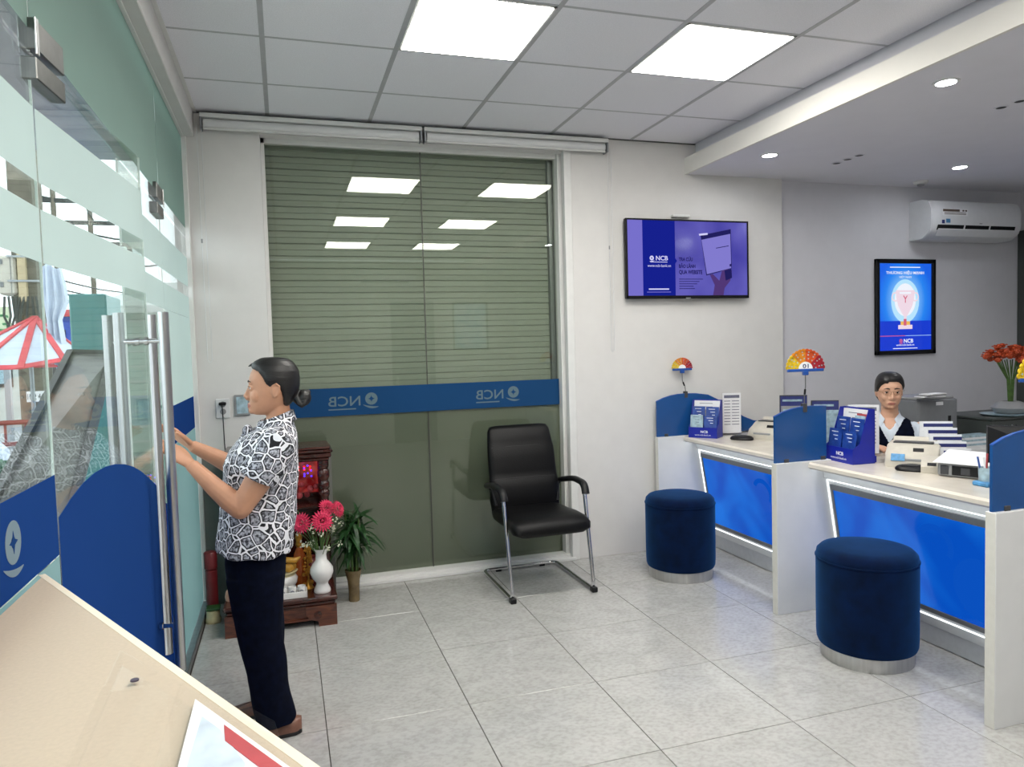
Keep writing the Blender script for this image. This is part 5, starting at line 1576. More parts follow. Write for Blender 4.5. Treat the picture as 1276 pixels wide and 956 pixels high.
part(t, 'case', MB().box(-2.71, -2.55, 3.85, 4.1, 2.22, 2.62, 0, .02), 'beige_plastic')
for z in (2.30, 2.53): part(t, 'latch', MB().box(-2.69, -2.66, 3.84, 3.85, z, z + .05), 'machine')
part(t, 'door_seam', MB().box(-2.595, -2.59, 3.845, 3.85, 2.24, 2.60), 'machine')
t = thing('cable_tangle', 'tangle of black cables under the meter box', 'cables', (-2.55, 3.85, 1.6))
for k in range(9):
    x = -2.66 + .035 * k
    part(t, 'cable', MB().tube([(x, 3.85, 2.2), (x + .03 * math.sin(k), 3.80, 2.0), (x + .06 * math.cos(k * 2), 3.82, 1.8), (x + .02, 3.86, 1.55 - .05 * (k % 3))], .012, 5), 'wire', 60)
# cloth hung on the pole, market umbrella
t = thing('hung_cloth', 'long white cloth hanging folded in front of the utility pole', 'cloth', (-1.88, 2.5, 1.45))
rows = []
for i, (z, a, b) in enumerate(((2.36, -1.94, -1.80), (2.2, -1.95, -1.77), (2.05, -1.95, -1.76), (1.9, -1.94, -1.82), (1.7, -1.94, -1.80), (1.5, -1.955, -1.82))):
    rows.append([(a + (b - a) * q / 12, 2.5 + .03 * math.sin(q * 1.6 + i * .3) * (1 if i else .3), z + .02 * math.sin(q * .5)) for q in range(13)])
m = MB(); n = 13
vs = [p for r_ in rows for p in r_] + [(x, y + .006, z) for r_ in rows for x, y, z in r_]
K = len(rows) * n
fs = []
for i in range(len(rows) - 1):
    for q in range(12):
        a = i * n + q; fs += [(a, a + n, a + n + 1, a + 1), (K + a, K + a + 1, K + a + n + 1, K + a + n)]
m.add(vs, fs); part(t, 'cloth', m, 'white_cloth', 60)
t = thing('market_umbrella', 'white market umbrella with a red border outside the glass', 'umbrella', (-2.15, 2.6, GZ))
ua = Vector((-1.92, 2.6, 1.90)); ub = MB(); uc = MB()
cpt = Vector((-2.2, 2.6, 1.52)); rr = .55
ring = [cpt + Vector((rr * math.cos(2 * PI * k / 10), rr * math.sin(2 * PI * k / 10), .05 * math.cos(2 * PI * k / 5))) for k in range(10)]
ua = Vector((-2.05, 2.6, 1.93))
for k in range(10):
    a, b = ring[k], ring[(k + 1) % 10]
    a1 = ua.lerp(a, .93); b1 = ua.lerp(b, .93)
    m1 = MB(); m1.add([ua, a1, b1, ua + Vector((0, 0, -.01)), a1 + Vector((0, 0, -.008)), b1 + Vector((0, 0, -.008))], [(0, 1, 2), (5, 4, 3), (0, 3, 4, 1), (1, 4, 5, 2), (2, 5, 3, 0)])
    part(t, 'canopy_panel', m1, 'white_cloth')
    part(t, 'seam_band', MB().bar(ua, a, .05, .014), 'red_cloth')
    m2 = MB(); dz = Vector((0, 0, -.008)); m2.add([a1, a, b, b1, a1 + dz, a + dz, b + dz, b1 + dz], [(0, 1, 2, 3), (7, 6, 5, 4), (0, 4, 5, 1), (1, 5, 6, 2), (2, 6, 7, 3), (3, 7, 4, 0)])
    part(t, 'border', m2, 'red_cloth')
part(t, 'pole', MB().tube([(-2.1, 2.6, GZ), (-2.1, 2.6, 1.9)], .018, 8), 'alu', 60)
# across the street
t = thing('shop_sign', 'pale shop sign with green lettering across the street', 'sign', (-5.4, 12, 1.6))
part(t, 'board', MB().box(-7.6, -5.14, 12, 12.1, 1.62, 2.62), 'sign_ground')
part(t, 'lettering', MB().text('G', FX(-5.30, 11.99, 2.30), .34, None, .004), 'green_letters')
for k, mt in enumerate(('red_rail', 'green_letters', 'blue_sign')): part(t, 'stripe', MB().box(-5.6, -5.22, 11.98, 12, 1.98 - .13 * k, 2.06 - .13 * k), mt)
part(t, 'post', MB().box(-5.3, -5.2, 12.0, 12.1, GZ - .08, 1.62), 'alu')
part(t, 'post', MB().box(-7.5, -7.4, 12.0, 12.1, GZ - .08, 1.62), 'alu')
t = thing('blue_stall', 'blue stall with a red roof edge behind the teal pillar', 'stall', (-3.1, 8, GZ))
part(t, 'wall', MB().box(-3.32, -2.4, 8, 9.4, GZ, 2.2), 'blue_sign')
part(t, 'awning', MB().box(-3.4, -2.3, 7.8, 9.5, 2.2, 2.3), 'red_cloth')
part(t, 'grille', MB().box(-3.30, -3.17, 7.97, 8.0, 1.65, 2.0), 'wire')
t = thing('red_railing', 'red-brown railing at the pavement edge by the utility pole', 'railing', (-2.2, 2.2, GZ))
for z in (.84, 1.02): part(t, 'rail', MB().tube([(-3.4, 2.2, z), (-2.02, 2.2, z + .01)], .02, 8), 'red_rail', 60)
for k in range(10): part(t, 'baluster', MB().tube([(-3.4 + .15 * k, 2.2, GZ), (-3.4 + .15 * k, 2.2, 1.02)], .011, 6), 'red_rail', 60)
m = MB(); r6 = random.Random(8)
for k in range(60): m.ball((-2.25 + r6.uniform(-.5, .45), 1.0 + r6.uniform(-.4, .4), .35 + r6.uniform(-.45, .5)), (r6.uniform(.05, .12), r6.uniform(.05, .12), r6.uniform(.04, .09)), 7, 5)
single('netted_plants', m, 'net', 'dark green netted heap of plants on the pavement', 'plants', (-2.1, 1.0, GZ), None, 50, 'stuff')
single('white_sack', MB().lathe([(0, 0), (.18, 0), (.24, .1), (.22, .3), (.12, .42), (0, .44)], (-2.25, 1.7, .55), 14), 'white_cloth', 'white sack lying on the netted heap of plants', 'sack', (-2.25, 1.7, .55), None, 60)
t = thing('red_stool', 'red plastic stall furniture beyond the leg of the sloping board', 'furniture', (-1.45, 1.2, GZ))
part(t, 'seat', MB().box(-1.62, -1.38, 1.1, 1.4, .70, .74, 0, .01), 'red_rail')
for x in (-1.60, -1.42):
    for y in (1.12, 1.36): part(t, 'leg', MB().box(x, x + .03, y, y + .03, GZ, .70), 'red_rail')
# neighbour's wall beyond the teal pillar
t = thing('neighbour_shed', 'pale green ribbed shed wall beyond the door handles', 'building', (-1.4, 4.2, GZ))
part(t, 'wall', MB().box(-1.80, -.75, 4.0, 7.0, GZ, 2.05), 'neigh')
for k in range(13): part(t, 'rib', MB().box(-1.81, -.74, 3.985, 4.0, GZ + .1 + .165 * k, GZ + .118 + .165 * k), 'facade')
part(t, 'roof', MB().loft([[(x, y, z) for y, z in ((3.8, 2.02), (7.2, 2.6), (7.2, 2.65), (3.8, 2.10))] for x in (-1.86, -.7)]), 'facade')
# distant house fronts, poles and wires
for k, (x0, x1, y, h, lab) in enumerate(((-16, -9.5, 17, 3.0, 'low pale house front across the street'), (-9.3, -6.0, 19, 2.4, 'lower pale house front beside the shop sign'))):
    t = thing('house_front', lab, 'building', ((x0 + x1) / 2, y, GZ - .08), 0, 'house fronts across the street')
    part(t, 'wall', MB().box(x0, x1, y, y + 4, GZ - .08, h), 'facade')
    part(t, 'roof_edge', MB().box(x0 - .1, x1 + .1, y - .3, y + 4, h, h + .15), 'concrete')
    for j in range(2):
        w = part(t, 'window', MB().box(x0 + .8 + 2.2 * j, x0 + 2.0 + 2.2 * j, y - .04, y, .8, 2.0), 'dark_frame')
        part(w, 'pane', MB().box(x0 + .9 + 2.2 * j, x0 + 1.9 + 2.2 * j, y - .05, y - .04, .9, 1.9), 'pale_leaf')
for k, (x, y, h, lab) in enumerate(((-4.26, 12, 5.2, 'thin street post left of the others, far up the road'), (-3.66, 12.2, 4.8, 'thin street post in the middle, far up the road'), (-2.99, 12.4, 4.4, 'thin street post on the right, far up the road'))):
    t = thing('street_post', lab, 'post', (x, y, GZ), 0, 'thin street posts up the road')
    part(t, 'shaft', MB().tube([(x, y, GZ), (x, y, h)], .05, 8), 'concrete', 60)
    part(t, 'crossarm', MB().box(x - .45, x + .45, y - .04, y + .04, h - .5, h - .42), 'wire')
t = thing('pole_transformer', 'dark transformer on a bracket high up the road', 'transformer', (-4.7, 12, 4.7))
part(t, 'tank', MB().tube([(-4.72, 12, 4.72), (-4.72, 12, 5.3)], .16, 12), 'wire', 50)
part(t, 'bracket', MB().bar((-4.95, 12, 4.9), (-4.2, 12, 4.75), .05, .05), 'wire')
ws = [((-3.4, 2.5, 3.1), (-2.6, 13, 3.0), .012), ((-3.1, 2.5, 2.75), (-2.5, 14, 3.0), .012), ((-4.8, 12, 4.75), (-2.4, 13, 4.2), .02), ((-4.8, 12, 4.3), (-2.4, 13, 3.6), .02), ((-2.47, 4, 5.4), (-3.6, 12.2, 4.4), .014), ((-2.47, 4, 2.4), (-1.2, 9, 2.75), .012)]
for k, (a, b, r_) in enumerate(ws):
    a = Vector(a); b = Vector(b); pts = [a.lerp(b, u / 8) + Vector((0, 0, -.35 * 4 * (u / 8) * (1 - u / 8))) for u in range(9)]
    single('street_wire', MB().tube(pts, r_, 5), 'wire', ['upper of two thin wires sagging just above the teal pillar', 'lower of two thin wires sagging just above the teal pillar', 'thick wire crossing the clear stripe between the two frosted bands', 'thick wire sagging under the lower frosted band beyond the street posts', 'wire rising from the utility pole to the middle street post', 'low wire running back from the utility pole behind the hung cloth'][k], 'wire', tuple(a), 'wires over the street', 60)
# the awning edge over the doors, seen through the clear stripe under the transom
t = thing('street_awning', 'grey flat awning above the entrance, outside the glass', 'awning', (-1.2, -2.6, 2.75))
part(t, 'sheet', MB().box(-1.2, -.56, -5.0, .2, 2.75, 2.78), 'alu')
part(t, 'edge_beam', MB().box(-1.24, -1.2, -5.0, .2, 2.72, 2.80), 'alu')
# ------------------------------------------------------------------ people
def remeshed(mb, voxel, smooth=4, name='body'):
    """one continuous surface from overlapping closed shapes"""
    me = mb.mesh(name, [])
    o = bpy.data.objects.new(name, me); C.objects.link(o)
    md = o.modifiers.new('r', 'REMESH'); md.mode = 'VOXEL'; md.voxel_size = voxel; md.use_smooth_shade = True
    if smooth:
        s = o.modifiers.new('s', 'SMOOTH'); s.factor = .5; s.iterations = smooth
    dg = bpy.context.evaluated_depsgraph_get()
    out = bpy.data.meshes.new_from_object(o.evaluated_get(dg))
    bpy.data.objects.remove(o); bpy.data.meshes.remove(me)
    out.name = name
    out.polygons.foreach_set('use_smooth', [True] * len(out.polygons))
    return out
def plink(p, name, me, mats, label=None):
    """mesh data in the person's local frame"""
    me.materials.clear()
    for k in mats: me.materials.append(M[k])
    o = link(name, me, p)
    if label: o['label'] = label
    return o
def interp(tab, x):
    if x <= tab[0][0]: return tab[0][1:]
    for a, b in zip(tab, tab[1:]):
        if x <= b[0]:
            u = (x - a[0]) / (b[0] - a[0])
            return tuple(p + (q - p) * u for p, q in zip(a[1:], b[1:]))
    return tab[-1][1:]
# head sections: z, front x, back x, half width   (x forward, y left, z up, origin between the ears)
HEAD = [(-.116, .060, .020, .018), (-.112, .074, .004, .032), (-.102, .081, -.02, .043), (-.088, .083, -.045, .053), (-.07, .086, -.066, .062), (-.05, .087, -.082, .069), (-.03, .087, -.093, .073), (-.008, .085, -.099, .0755),
        (.012, .089, -.102, .0765), (.035, .089, -.102, .0760), (.06, .082, -.098, .0725), (.08, .070, -.088, .064), (.095, .054, -.074, .052), (.106, .032, -.052, .034), (.111, .008, -.025, .014)]
def head_ring(z, grow=0.0, n=32, zt=None):
    f, b, w = interp(HEAD, z)
    cx = (f + b) / 2 * .5 - .004
    out = []
    for q in range(n):
        t = 2 * PI * q / n
        c, s = math.cos(t), math.sin(t)
        ex = 2 / (2.35 if c > 0 else 2.1)
        x = cx + (((f - cx) + grow) if c > 0 else ((cx - b) + grow)) * math.copysign(abs(c) ** ex, c)
        y = (w + grow) * math.copysign(abs(s) ** (2 / 2.2), s)
        out.append((x, y, z if zt is None else zt))
    return out
def add_head(mb):
    mb.loft([head_ring(z) for z in [h[0] for h in HEAD]])
    for p, r in (((.076, 0, -.098), (.016, .022, .015)), ((.058, .036, -.036), (.026, .027, .030)), ((.058, -.036, -.036), (.026, .027, .030)), ((.073, .026, .019), (.018, .026, .010)), ((.073, -.026, .019), (.018, .026, .010)), ((.074, 0, -.075), (.0155, .03, .022))):
        mb.ball(p, r, 12, 8)
    mb.tube([(.080, 0, .016), (.086, 0, -.004), (.094, 0, -.024), (.1005, 0, -.037), (.095, 0, -.047), (.082, 0, -.050)], [.009, .0085, .0100, .0118, .0100, .008], 10)
    for s in (-1, 1):
        mb.ball((.0915, s * .0125, -.0425), (.011, .0078, .0078), 8, 6)
        # upper and lower eyelids
        mb.tube([(.074, s * .0475, -.0015), (.0855, s * .038, .0045), (.0895, s * .029, .0055), (.0875, s * .018, .0005)], [.003, .0042, .0042, .003], 6)
        mb.tube([(.074, s * .0465, -.005), (.0845, s * .037, -.0105), (.087, s * .028, -.0105), (.0865, s * .018, -.004)], [.003, .0036, .0036, .003], 6)
        # ear: rim, bowl and lobe
        mb.ball((-.017, s * .0765, -.014), (.017, .006, .028), 10, 8)
        mb.tube([(-.003, s * .075, -.008), (-.005, s * .080, .009), (-.019, s * .084, .016), (-.032, s * .084, .006), (-.031, s * .082, -.015), (-.021, s * .079, -.034), (-.009, s * .076, -.039)], [.004, .0045, .005, .005, .005, .006, .005], 7)
    mb.tube([(.080, -.024, -.0735), (.0905, -.011, -.0700), (.0925, 0, -.0715), (.0905, .011, -.0700), (.080, .024, -.0735)], [.0028, .0042, .004, .0042, .0028], 8)
    mb.tube([(.080, -.022, -.0765), (.0895, -.010, -.0815), (.0915, 0, -.0825), (.0895, .010, -.0815), (.080, .022, -.0765)], [.0028, .0046, .0052, .0046, .0028], 8)
def add_hand(mb, W, d, up, thumb, curl=.5, s=1.0, spread=.03):
    """W wrist, d finger direction, up = back of the hand, thumb = side (+1/-1 along up x d)"""
    d = Vector(d).normalized(); up = Vector(up); up = (up - d * up.dot(d)).normalized(); sd = up.cross(d) * thumb
    W = Vector(W)
    def pt(a, b, c): return W + (d * a + sd * b + up * c) * s
    rings = []
    for a, w, h in ((-.012, .024, .019), (.01, .030, .0165), (.045, .039, .0145), (.075, .041, .0125), (.088, .040, .0095)):
        rings.append([pt(a, w * math.cos(2 * PI * q / 16), h * math.sin(2 * PI * q / 16)) for q in range(16)])
    mb.loft(rings)
    for k, (b, L, r) in enumerate(((.0305, .068, .0086), (.0105, .076, .0089), (-.0105, .071, .0086), (-.030, .055, .0078))):
        an = spread * (1.5 - k)
        p = [pt(.070, b * .95, 0)]
        ang = 0
        q = Vector((.086, b, .001))
        p.append(pt(*q))
        for j, f in enumerate((.42, .31, .27)):
            ang += curl * (.5, .75, .6)[j]
            q = q + Vector((math.cos(ang) * L * f, math.sin(an) * L * f, -math.sin(ang) * L * f))
            p.append(pt(*q))
        mb.tube(p, [r * s, r * 1.02 * s, r * .97 * s, r * .88 * s, r * .66 * s], 10)
        mb.ball(p[-1], r * .68 * s, 8, 6)
    p = [pt(.012, .022, -.004), pt(.035, .042, -.012), pt(.060, .056, -.018), pt(.084, .061, -.022)]
    mb.tube(p, [.013 * s, .0115 * s, .0098 * s, .0075 * s], 10); mb.ball(p[-1], .0078 * s, 8, 6)
def capsule(mb, pts, rad, n=14):
    mb.tube(pts, rad, n); r0 = rad[0] if not isinstance(rad[0], tuple) else rad[0][0]; r1 = rad[-1] if not isinstance(rad[-1], tuple) else rad[-1][0]
    mb.ball(pts[0], r0 * .98, n, 8); mb.ball(pts[-1], r1 * .98, n, 8)
def ring_e(xf, xb, w, z, n=32, cy=0, p=2.2, tilt=0):
    cx = (xf + xb) / 2; a = (xf - xb) / 2
    return [(cx + a * math.copysign(abs(math.cos(2 * PI * q / n)) ** (2 / p), math.cos(2 * PI * q / n)),
             cy + w * math.copysign(abs(math.sin(2 * PI * q / n)) ** (2 / p), math.sin(2 * PI * q / n)), z + tilt * math.cos(2 * PI * q / n)) for q in range(n)]
def head_space(o, yaw=0.0, pitch=0.0, k=1.0):
    return Matrix.Translation(o) @ RZ(yaw) @ Matrix.Rotation(pitch, 4, 'Y') @ Matrix.Scale(k, 4)
def paint(me, Xi, rules):
    """material index per face from the face centre in head space"""
    for p in me.polygons:
        c = Xi @ p.center
        for i, f in rules:
            if f(c.x, c.y, c.z): p.material_index = i; break
lip_rule = lambda x, y, z: x > .078 and (y / .0245) ** 2 + ((z + .0770) / .0092) ** 2 < 1
def hair_cap(Hs, rule, thick, grow=.010, nz=90, n=128, name='hair'):
    """shell over the skull wherever the rule says hair grows"""
    zs = [-.11 + .219 * i / (nz - 1) for i in range(nz)]
    gr = [[Vector(p) for p in head_ring(z, grow, n, z + grow * max(0, z) / .11 * 1.1)] for z in zs]
    for i, rg in enumerate(gr):       # the shell thins out towards the hairline
        base = head_ring(zs[i], 0, n)
        for q in range(n):
            k = max(.28, min(1, .28 + rule(*rg[q]) / .030))
            rg[q] = Vector(base[q]).lerp(rg[q], k)
    top = Vector((-.008, 0, .109 + grow * 1.1 + .002))
    keep = []
    for i in range(nz - 1):
        for q in range(n):
            c = (gr[i][q] + gr[i + 1][(q + 1) % n]) / 2
            if rule(c.x, c.y, c.z) > 0: keep.append((i, q))
    mb = MB(Hs)
    idx = {}
    vs = []; fs = []
    def vid(i, q, inn):
        q %= n
        k = (i, q, inn)
        if k not in idx:
            p = gr[i][q].copy()
            if inn:
                cc = Vector((-.01, 0, p.z * .8)); p = p - (p - cc).normalized() * thick
            idx[k] = len(vs); vs.append(p)
        return idx[k]
    ks = set(keep)
    for i, q in keep:
        a = [vid(i, q, 0), vid(i, q + 1, 0), vid(i + 1, q + 1, 0), vid(i + 1, q, 0)]
        b = [vid(i, q, 1), vid(i, q + 1, 1), vid(i + 1, q + 1, 1), vid(i + 1, q, 1)]
        fs.append(a); fs.append(b[::-1])
        for (di, dq, e0, e1) in ((-1, 0, 0, 1), (1, 0, 2, 3), (0, -1, 3, 0), (0, 1, 1, 2)):
            if (i + di, (q + dq) % n) not in ks and 0 <= i + di < nz - 1 or (i + di < 0):
                fs.append([a[e1], a[e0], b[e0], b[e1]])
    # close the crown
    o = len(vs); vs.append(top)
    for q in range(n): fs.append([vid(nz - 1, q, 0), vid(nz - 1, q + 1, 0), o])
    o2 = len(vs); vs.append(top - Vector((0, 0, thick)))
    for q in range(n): fs.append([vid(nz - 1, q + 1, 1), vid(nz - 1, q, 1), o2])
    mb.add(vs, fs)
    return mb

# ---- standing woman cleaning the glass door; local frame: x = the way she faces, y = her left, z up
t = thing('person', 'standing woman in black and white print blouse, hands on the glass door', 'person', (0, -1.66, 0), PI)
Hs = head_space((.017, 0, 1.408), 0, R(-2), .985)
bd = MB(Hs); add_head(bd); bd.X = I4
bd.tube([(.0, 0, 1.345), (-.006, 0, 1.29), (-.004, 0, 1.21)], [(.050, .050), (.049, .050), (.062, .075)], 18)
bd.loft([ring_e(.06, -.05, .06, 1.25), ring_e(.11, -.06, .155, 1.19), ring_e(.17, -.066, .165, 1.11), ring_e(.19, -.06, .165, 1.0), ring_e(.20, -.035, .16, .88), ring_e(.19, .015, .15, .78), ring_e(.18, .02, .145, .66)])
# left arm (towards the viewer) and right arm
LA = [(.0, .168, 1.185), (.075, .197, 1.06), (.146, .205, .955), (.235, .175, 1.04), (.318, .140, 1.128)]
capsule(bd, [LA[0], LA[1], LA[2]], [.056, .052, .041])
bd.tube([LA[2], Vector(LA[2]).lerp(Vector(LA[3]), .4), LA[3], LA[4]], [.041, .043, .036, (.024, .029)], 14)
RA = [(.0, -.168, 1.185), (.075, -.20, 1.10), (.15, -.205, 1.035), (.25, -.175, 1.105), (.345, -.130, 1.170)]
capsule(bd, [RA[0], RA[1], RA[2]], [.056, .052, .041])
bd.tube([RA[2], Vector(RA[2]).lerp(Vector(RA[3]), .4), RA[3], RA[4]], [.041, .043, .036, (.024, .029)], 14)
add_hand(bd, (.325, .137, 1.134), (.72, -.12, .62), (-.50, .55, .62), -1, .30, .93)
add_hand(bd, (.350, -.126, 1.174), (.70, .10, .66), (-.50, -.55, .62), 1, .30, .93)
# legs and feet
for s, fx, fy in ((1, .03, .112), (-1, .085, -.10)):
    capsule(bd, [(.10, s * .085, .70), (.085, s * .09, .40), (fx, fy, .09)], [.085, .058, .038])
    bd.loft([ring_e(fx + .03, fx - .045, .03, .10, 16, fy), ring_e(fx + .06, fx - .055, .034, .055, 16, fy), ring_e(fx + .15, fx - .06, .036, .03, 16, fy), ring_e(fx + .155, fx - .055, .034, .016, 16, fy)])
me = remeshed(bd, .0036, 3, 'body')
me.materials.clear()
for k in ('skin', 'lip'): me.materials.append(M[k])
paint(me, Hs.inverted(), ((1, lip_rule),))
body = link('body', me, t)
# eyes and brows
for s in (1, -1):
    e = MB(Hs); e.ball((.0775, s * .031, -.003), (.0095, .0125, .0062), 12, 8)
    eo = lpart(t, 'eye', e, 'eye_white', 60)
    lpart(eo, 'iris', MB(Hs).ball((.0838, s * .0305, -.003), (.0042, .0062, .0062), 10, 6), 'iris', 60)
    lpart(t, 'eyelash', MB(Hs).tube([(.077, s * .0455, -.001), (.0872, s * .038, .0035), (.0905, s * .029, .0042), (.088, s * .018, -.0005)], [.001, .0017, .0017, .001], 6), 'brow', 60)
    lpart(t, 'eyebrow', MB(Hs).tube([(.0905, s * .014, .0205), (.0905, s * .028, .0255), (.080, s * .048, .0215)], [.0026, .003, .0016], 6), 'brow', 60)
HL = [(-.2, -.092), (-.064, -.09), (-.055, -.078), (-.045, -.02), (-.026, .008), (.008, .004), (.022, .016), (.036, .046), (.052, .066), (.078, .078), (.10, .084)]
hb = hair_cap(Hs, lambda x, y, z: 1 if x < -.06 else z - interp(HL, x)[0], .014, .0125)
hb.X = Hs
hb.ball((-.128, 0, -.047), (.032, .040, .036), 16, 10); hb.ball((-.113, 0, -.050), (.03, .034, .028), 14, 8)
hb.tube([(-.12 - .026 * math.cos(a), .034 * math.sin(a), -.05 + .027 * math.cos(2 * a)) for a in [2 * PI * k / 16 for k in range(16)]], .013, 8, closed=True)
hb.tube([(.068, -.012, .094), (.080, -.014, .091), (.093, -.018, .084)], [.009, .006, .002], 8)
plink(t, 'hair', remeshed(hb, .003, 3, 'hair'), ['hair'])
# blouse: front of her torso runs out over bust and belly, collar stands at the nape
bl = MB()
S = [(1.276, .064, -.054, .064, -.022), (1.262, .082, -.060, .080, -.022), (1.245, .112, -.066, .125, -.012), (1.205, .150, -.075, .172, 0), (1.15, .192, -.080, .188, 0), (1.10, .216, -.078, .188, 0), (1.04, .222, -.073, .184, 0), (.96, .230, -.066, .186, 0), (.88, .242, -.057, .196, 0), (.82, .249, -.048, .202, 0), (.768, .254, -.040, .206, .012), (.748, .254, -.036, .207, .014)]
bl.loft([ring_e(f, b, w, z, 36, 0, 2.25, ti) for z, f, b, w, ti in S])
for s, A in ((1, LA), (-1, RA)):
    a0, a1 = Vector(A[0]), Vector(A[1])
    d = (Vector(A[2]) - a0).normalized()
    p0 = Vector((-.004, s * .12, 1.205)); p1 = Vector((.0, s * .172, 1.19))
    bl.tube([p0, p1, p1.lerp(a1, .5), a0 + d * .150], [(.06, .06), (.079, .074), (.080, .077), (.083, .080)], 20)
# soft folds
blm = remeshed(bl, .0055, 5, 'blouse')
def displace(me, fn):
    co = [v.co.copy() for v in me.vertices]; no = [v.normal.copy() for v in me.vertices]
    out = []
    for c, q in zip(co, no): out.extend(c + q * fn(c.x, c.y, c.z))
    me.vertices.foreach_set('co', out); me.update()
displace(blm, lambda x, y, z: max(0, min(1, (1.12 - z) / .35)) * .004 * math.sin(9 * math.atan2(y, x - .09) + 6 * z) + .0025 * math.sin(38 * z + 14 * y + 9 * x))
plink(t, 'blouse', blm, ['blouse'])
cl = MB()
n = 28
def coll(z, g, ti, a0=.35):
    f, b, w = .070 + g, -.055 - g, .064 + g
    cx = (f + b) / 2; a = (f - b) / 2
    return [(cx + a * math.cos(u), w * math.sin(u), z - ti * math.cos(u)) for u in [a0 + (2 * PI - 2 * a0) * q / n for q in range(n + 1)]]
o1, o2, o3, o4 = coll(1.262, .006, .018), coll(1.290, .004, .022), coll(1.286, .012, .024), coll(1.246, .022, .024)
vs = o1 + o2 + o3 + o4
fs = []
for q in range(n):
    for r_ in range(4):
        a = r_ * (n + 1) + q; b = ((r_ + 1) % 4) * (n + 1) + q
        fs.append((a, a + 1, b + 1, b))
fs.append((0, n + 1, 2 * n + 2, 3 * n + 3)); fs.append((n, 4 * n + 3, 3 * n + 2, 2 * n + 1))
cl.add(vs, fs)
lpart(t, 'collar', cl, 'blouse', 60)
bw = MB()
for s in (-1, 1):
    bw.ball((.118, s * .02, 1.235), (.02, .026, .022), 10, 7); bw.tube([(.12, s * .008, 1.235), (.142, s * .018, 1.19), (.155, s * .024, 1.165)], [(.014, .006), (.016, .006), (.012, .005)], 8)
plink(t, 'neck_bow', remeshed(bw, .004, 2, 'neck_bow'), ['blouse'])
# trousers
tr = MB()
tr.loft([ring_e(.222, -.012, .165, .78), ring_e(.228, -.012, .18, .70), ring_e(.222, -.004, .183, .62), ring_e(.205, .005, .176, .55)])
for s, fx, fy in ((1, .050, .112), (-1, .082, -.10)):
    tr.tube([(.11, s * .09, .66), (.106, s * .093, .52), (.094, s * .098, .38), ((fx + .094) / 2 + .004, (fy + s * .098) / 2, .22), (fx, fy, .055)], [(.110, .09), (.100, .084), (.083, .077), (.078, .077), (.075, .079)], 22, flat=(1, 0, 0))
trm = remeshed(tr, .006, 5, 'trousers')
displace(trm, lambda x, y, z: .0035 * math.sin(11 * z * 2 + 7 * y + 5 * math.sin(8 * x)) * max(0, min(1, (.72 - z) / .3)))
plink(t, 'trousers', trm, ['navy_cloth'])
for s, fx, fy in ((1, .03, .112), (-1, .085, -.10)):
    m = MB()
    pr = lambda x: interp([(-.075, .012), (-.06, .032), (-.02, .036), (.06, .043), (.12, .046), (.17, .034), (.192, .008)], x)[0]
    xs_ = [-.075, -.068, -.05, -.02, .02, .06, .10, .14, .17, .186, .192]
    def outl(k, z, zf=0.0): return [(fx + x, fy + pr(x) * k, z + zf * max(0, x)) for x in xs_] + [(fx + x, fy - pr(x) * k, z + zf * max(0, x)) for x in xs_[::-1]]
    m.loft([outl(1.04, .012), outl(1.06, .02), outl(1.02, .035, -.03), outl(.88, .055, -.16), outl(.6, .062, -.19)])
    sh_ = lpart(t, 'shoe', m, 'shoe', 50)
    m = MB(); m.loft([outl(.98, .001), outl(1.07, .003), outl(1.09, .013), outl(1.05, .017)])
    m.box(fx - .072, fx - .02, fy - .028, fy + .028, .001, .022, 0, .006)
    lpart(sh_, 'sole', m, 'sole', 40)

# ---- seated staff member behind the nearer counter; local frame: x = the way she faces
yaw = math.atan2(-4.80 + 1.18, .037 - 3.655)
t = thing('person', 'seated staff member with glasses, navy waistcoat and pale shirt behind the counter', 'person', (3.66, -1.17, 0), yaw)
H2 = head_space((.0, 0, 1.207), R(10), R(4), .94)
bd = MB(H2); add_head(bd); bd.X = I4
bd.tube([(-.018, 0, 1.14), (-.026, 0, 1.07), (-.03, 0, .98)], [(.048, .048), (.05, .05), (.06, .08)], 18)
bd.loft([ring_e(.03, -.09, .06, 1.03), ring_e(.06, -.10, .155, .975), ring_e(.09, -.115, .165, .88), ring_e(.085, -.11, .15, .74), ring_e(.09, -.12, .16, .60), ring_e(.10, -.14, .175, .52), ring_e(.09, -.13, .16, .47)])
A2 = {}
for s in (1, -1):
    a = [(-.03, s * .165, .96), (.0, s * .215, .80), (.03, s * .225, .70), (.10, s * .19, .79), (.17, s * .115, .880)]
    A2[s] = a
    capsule(bd, a[:3], [.05, .047, .040]); bd.tube([a[2], a[3], a[4]], [.04, .036, (.023, .028)], 14); bd.ball(a[2], .040, 12, 8)
    add_hand(bd, a[4], (.62, -s * .78, -.05), (0, 0, 1), s, .35, .93)
    capsule(bd, [(-.02, s * .09, .51), (.36, s * .10, .50), (.36, s * .10, .09)], [.085, .058, .040])
    bd.loft([ring_e(.40, .315, .03, .10, 16, s * .1), ring_e(.46, .31, .036, .05, 16, s * .1), ring_e(.52, .31, .036, .02, 16, s * .1), ring_e(.52, .312, .034, .005, 16, s * .1)])
me = remeshed(bd, .004, 3, 'body')
me.materials.clear()
for k in ('skin2', 'lip'): me.materials.append(M[k])
paint(me, H2.inverted(), ((1, lip_rule),))
link('body', me, t)
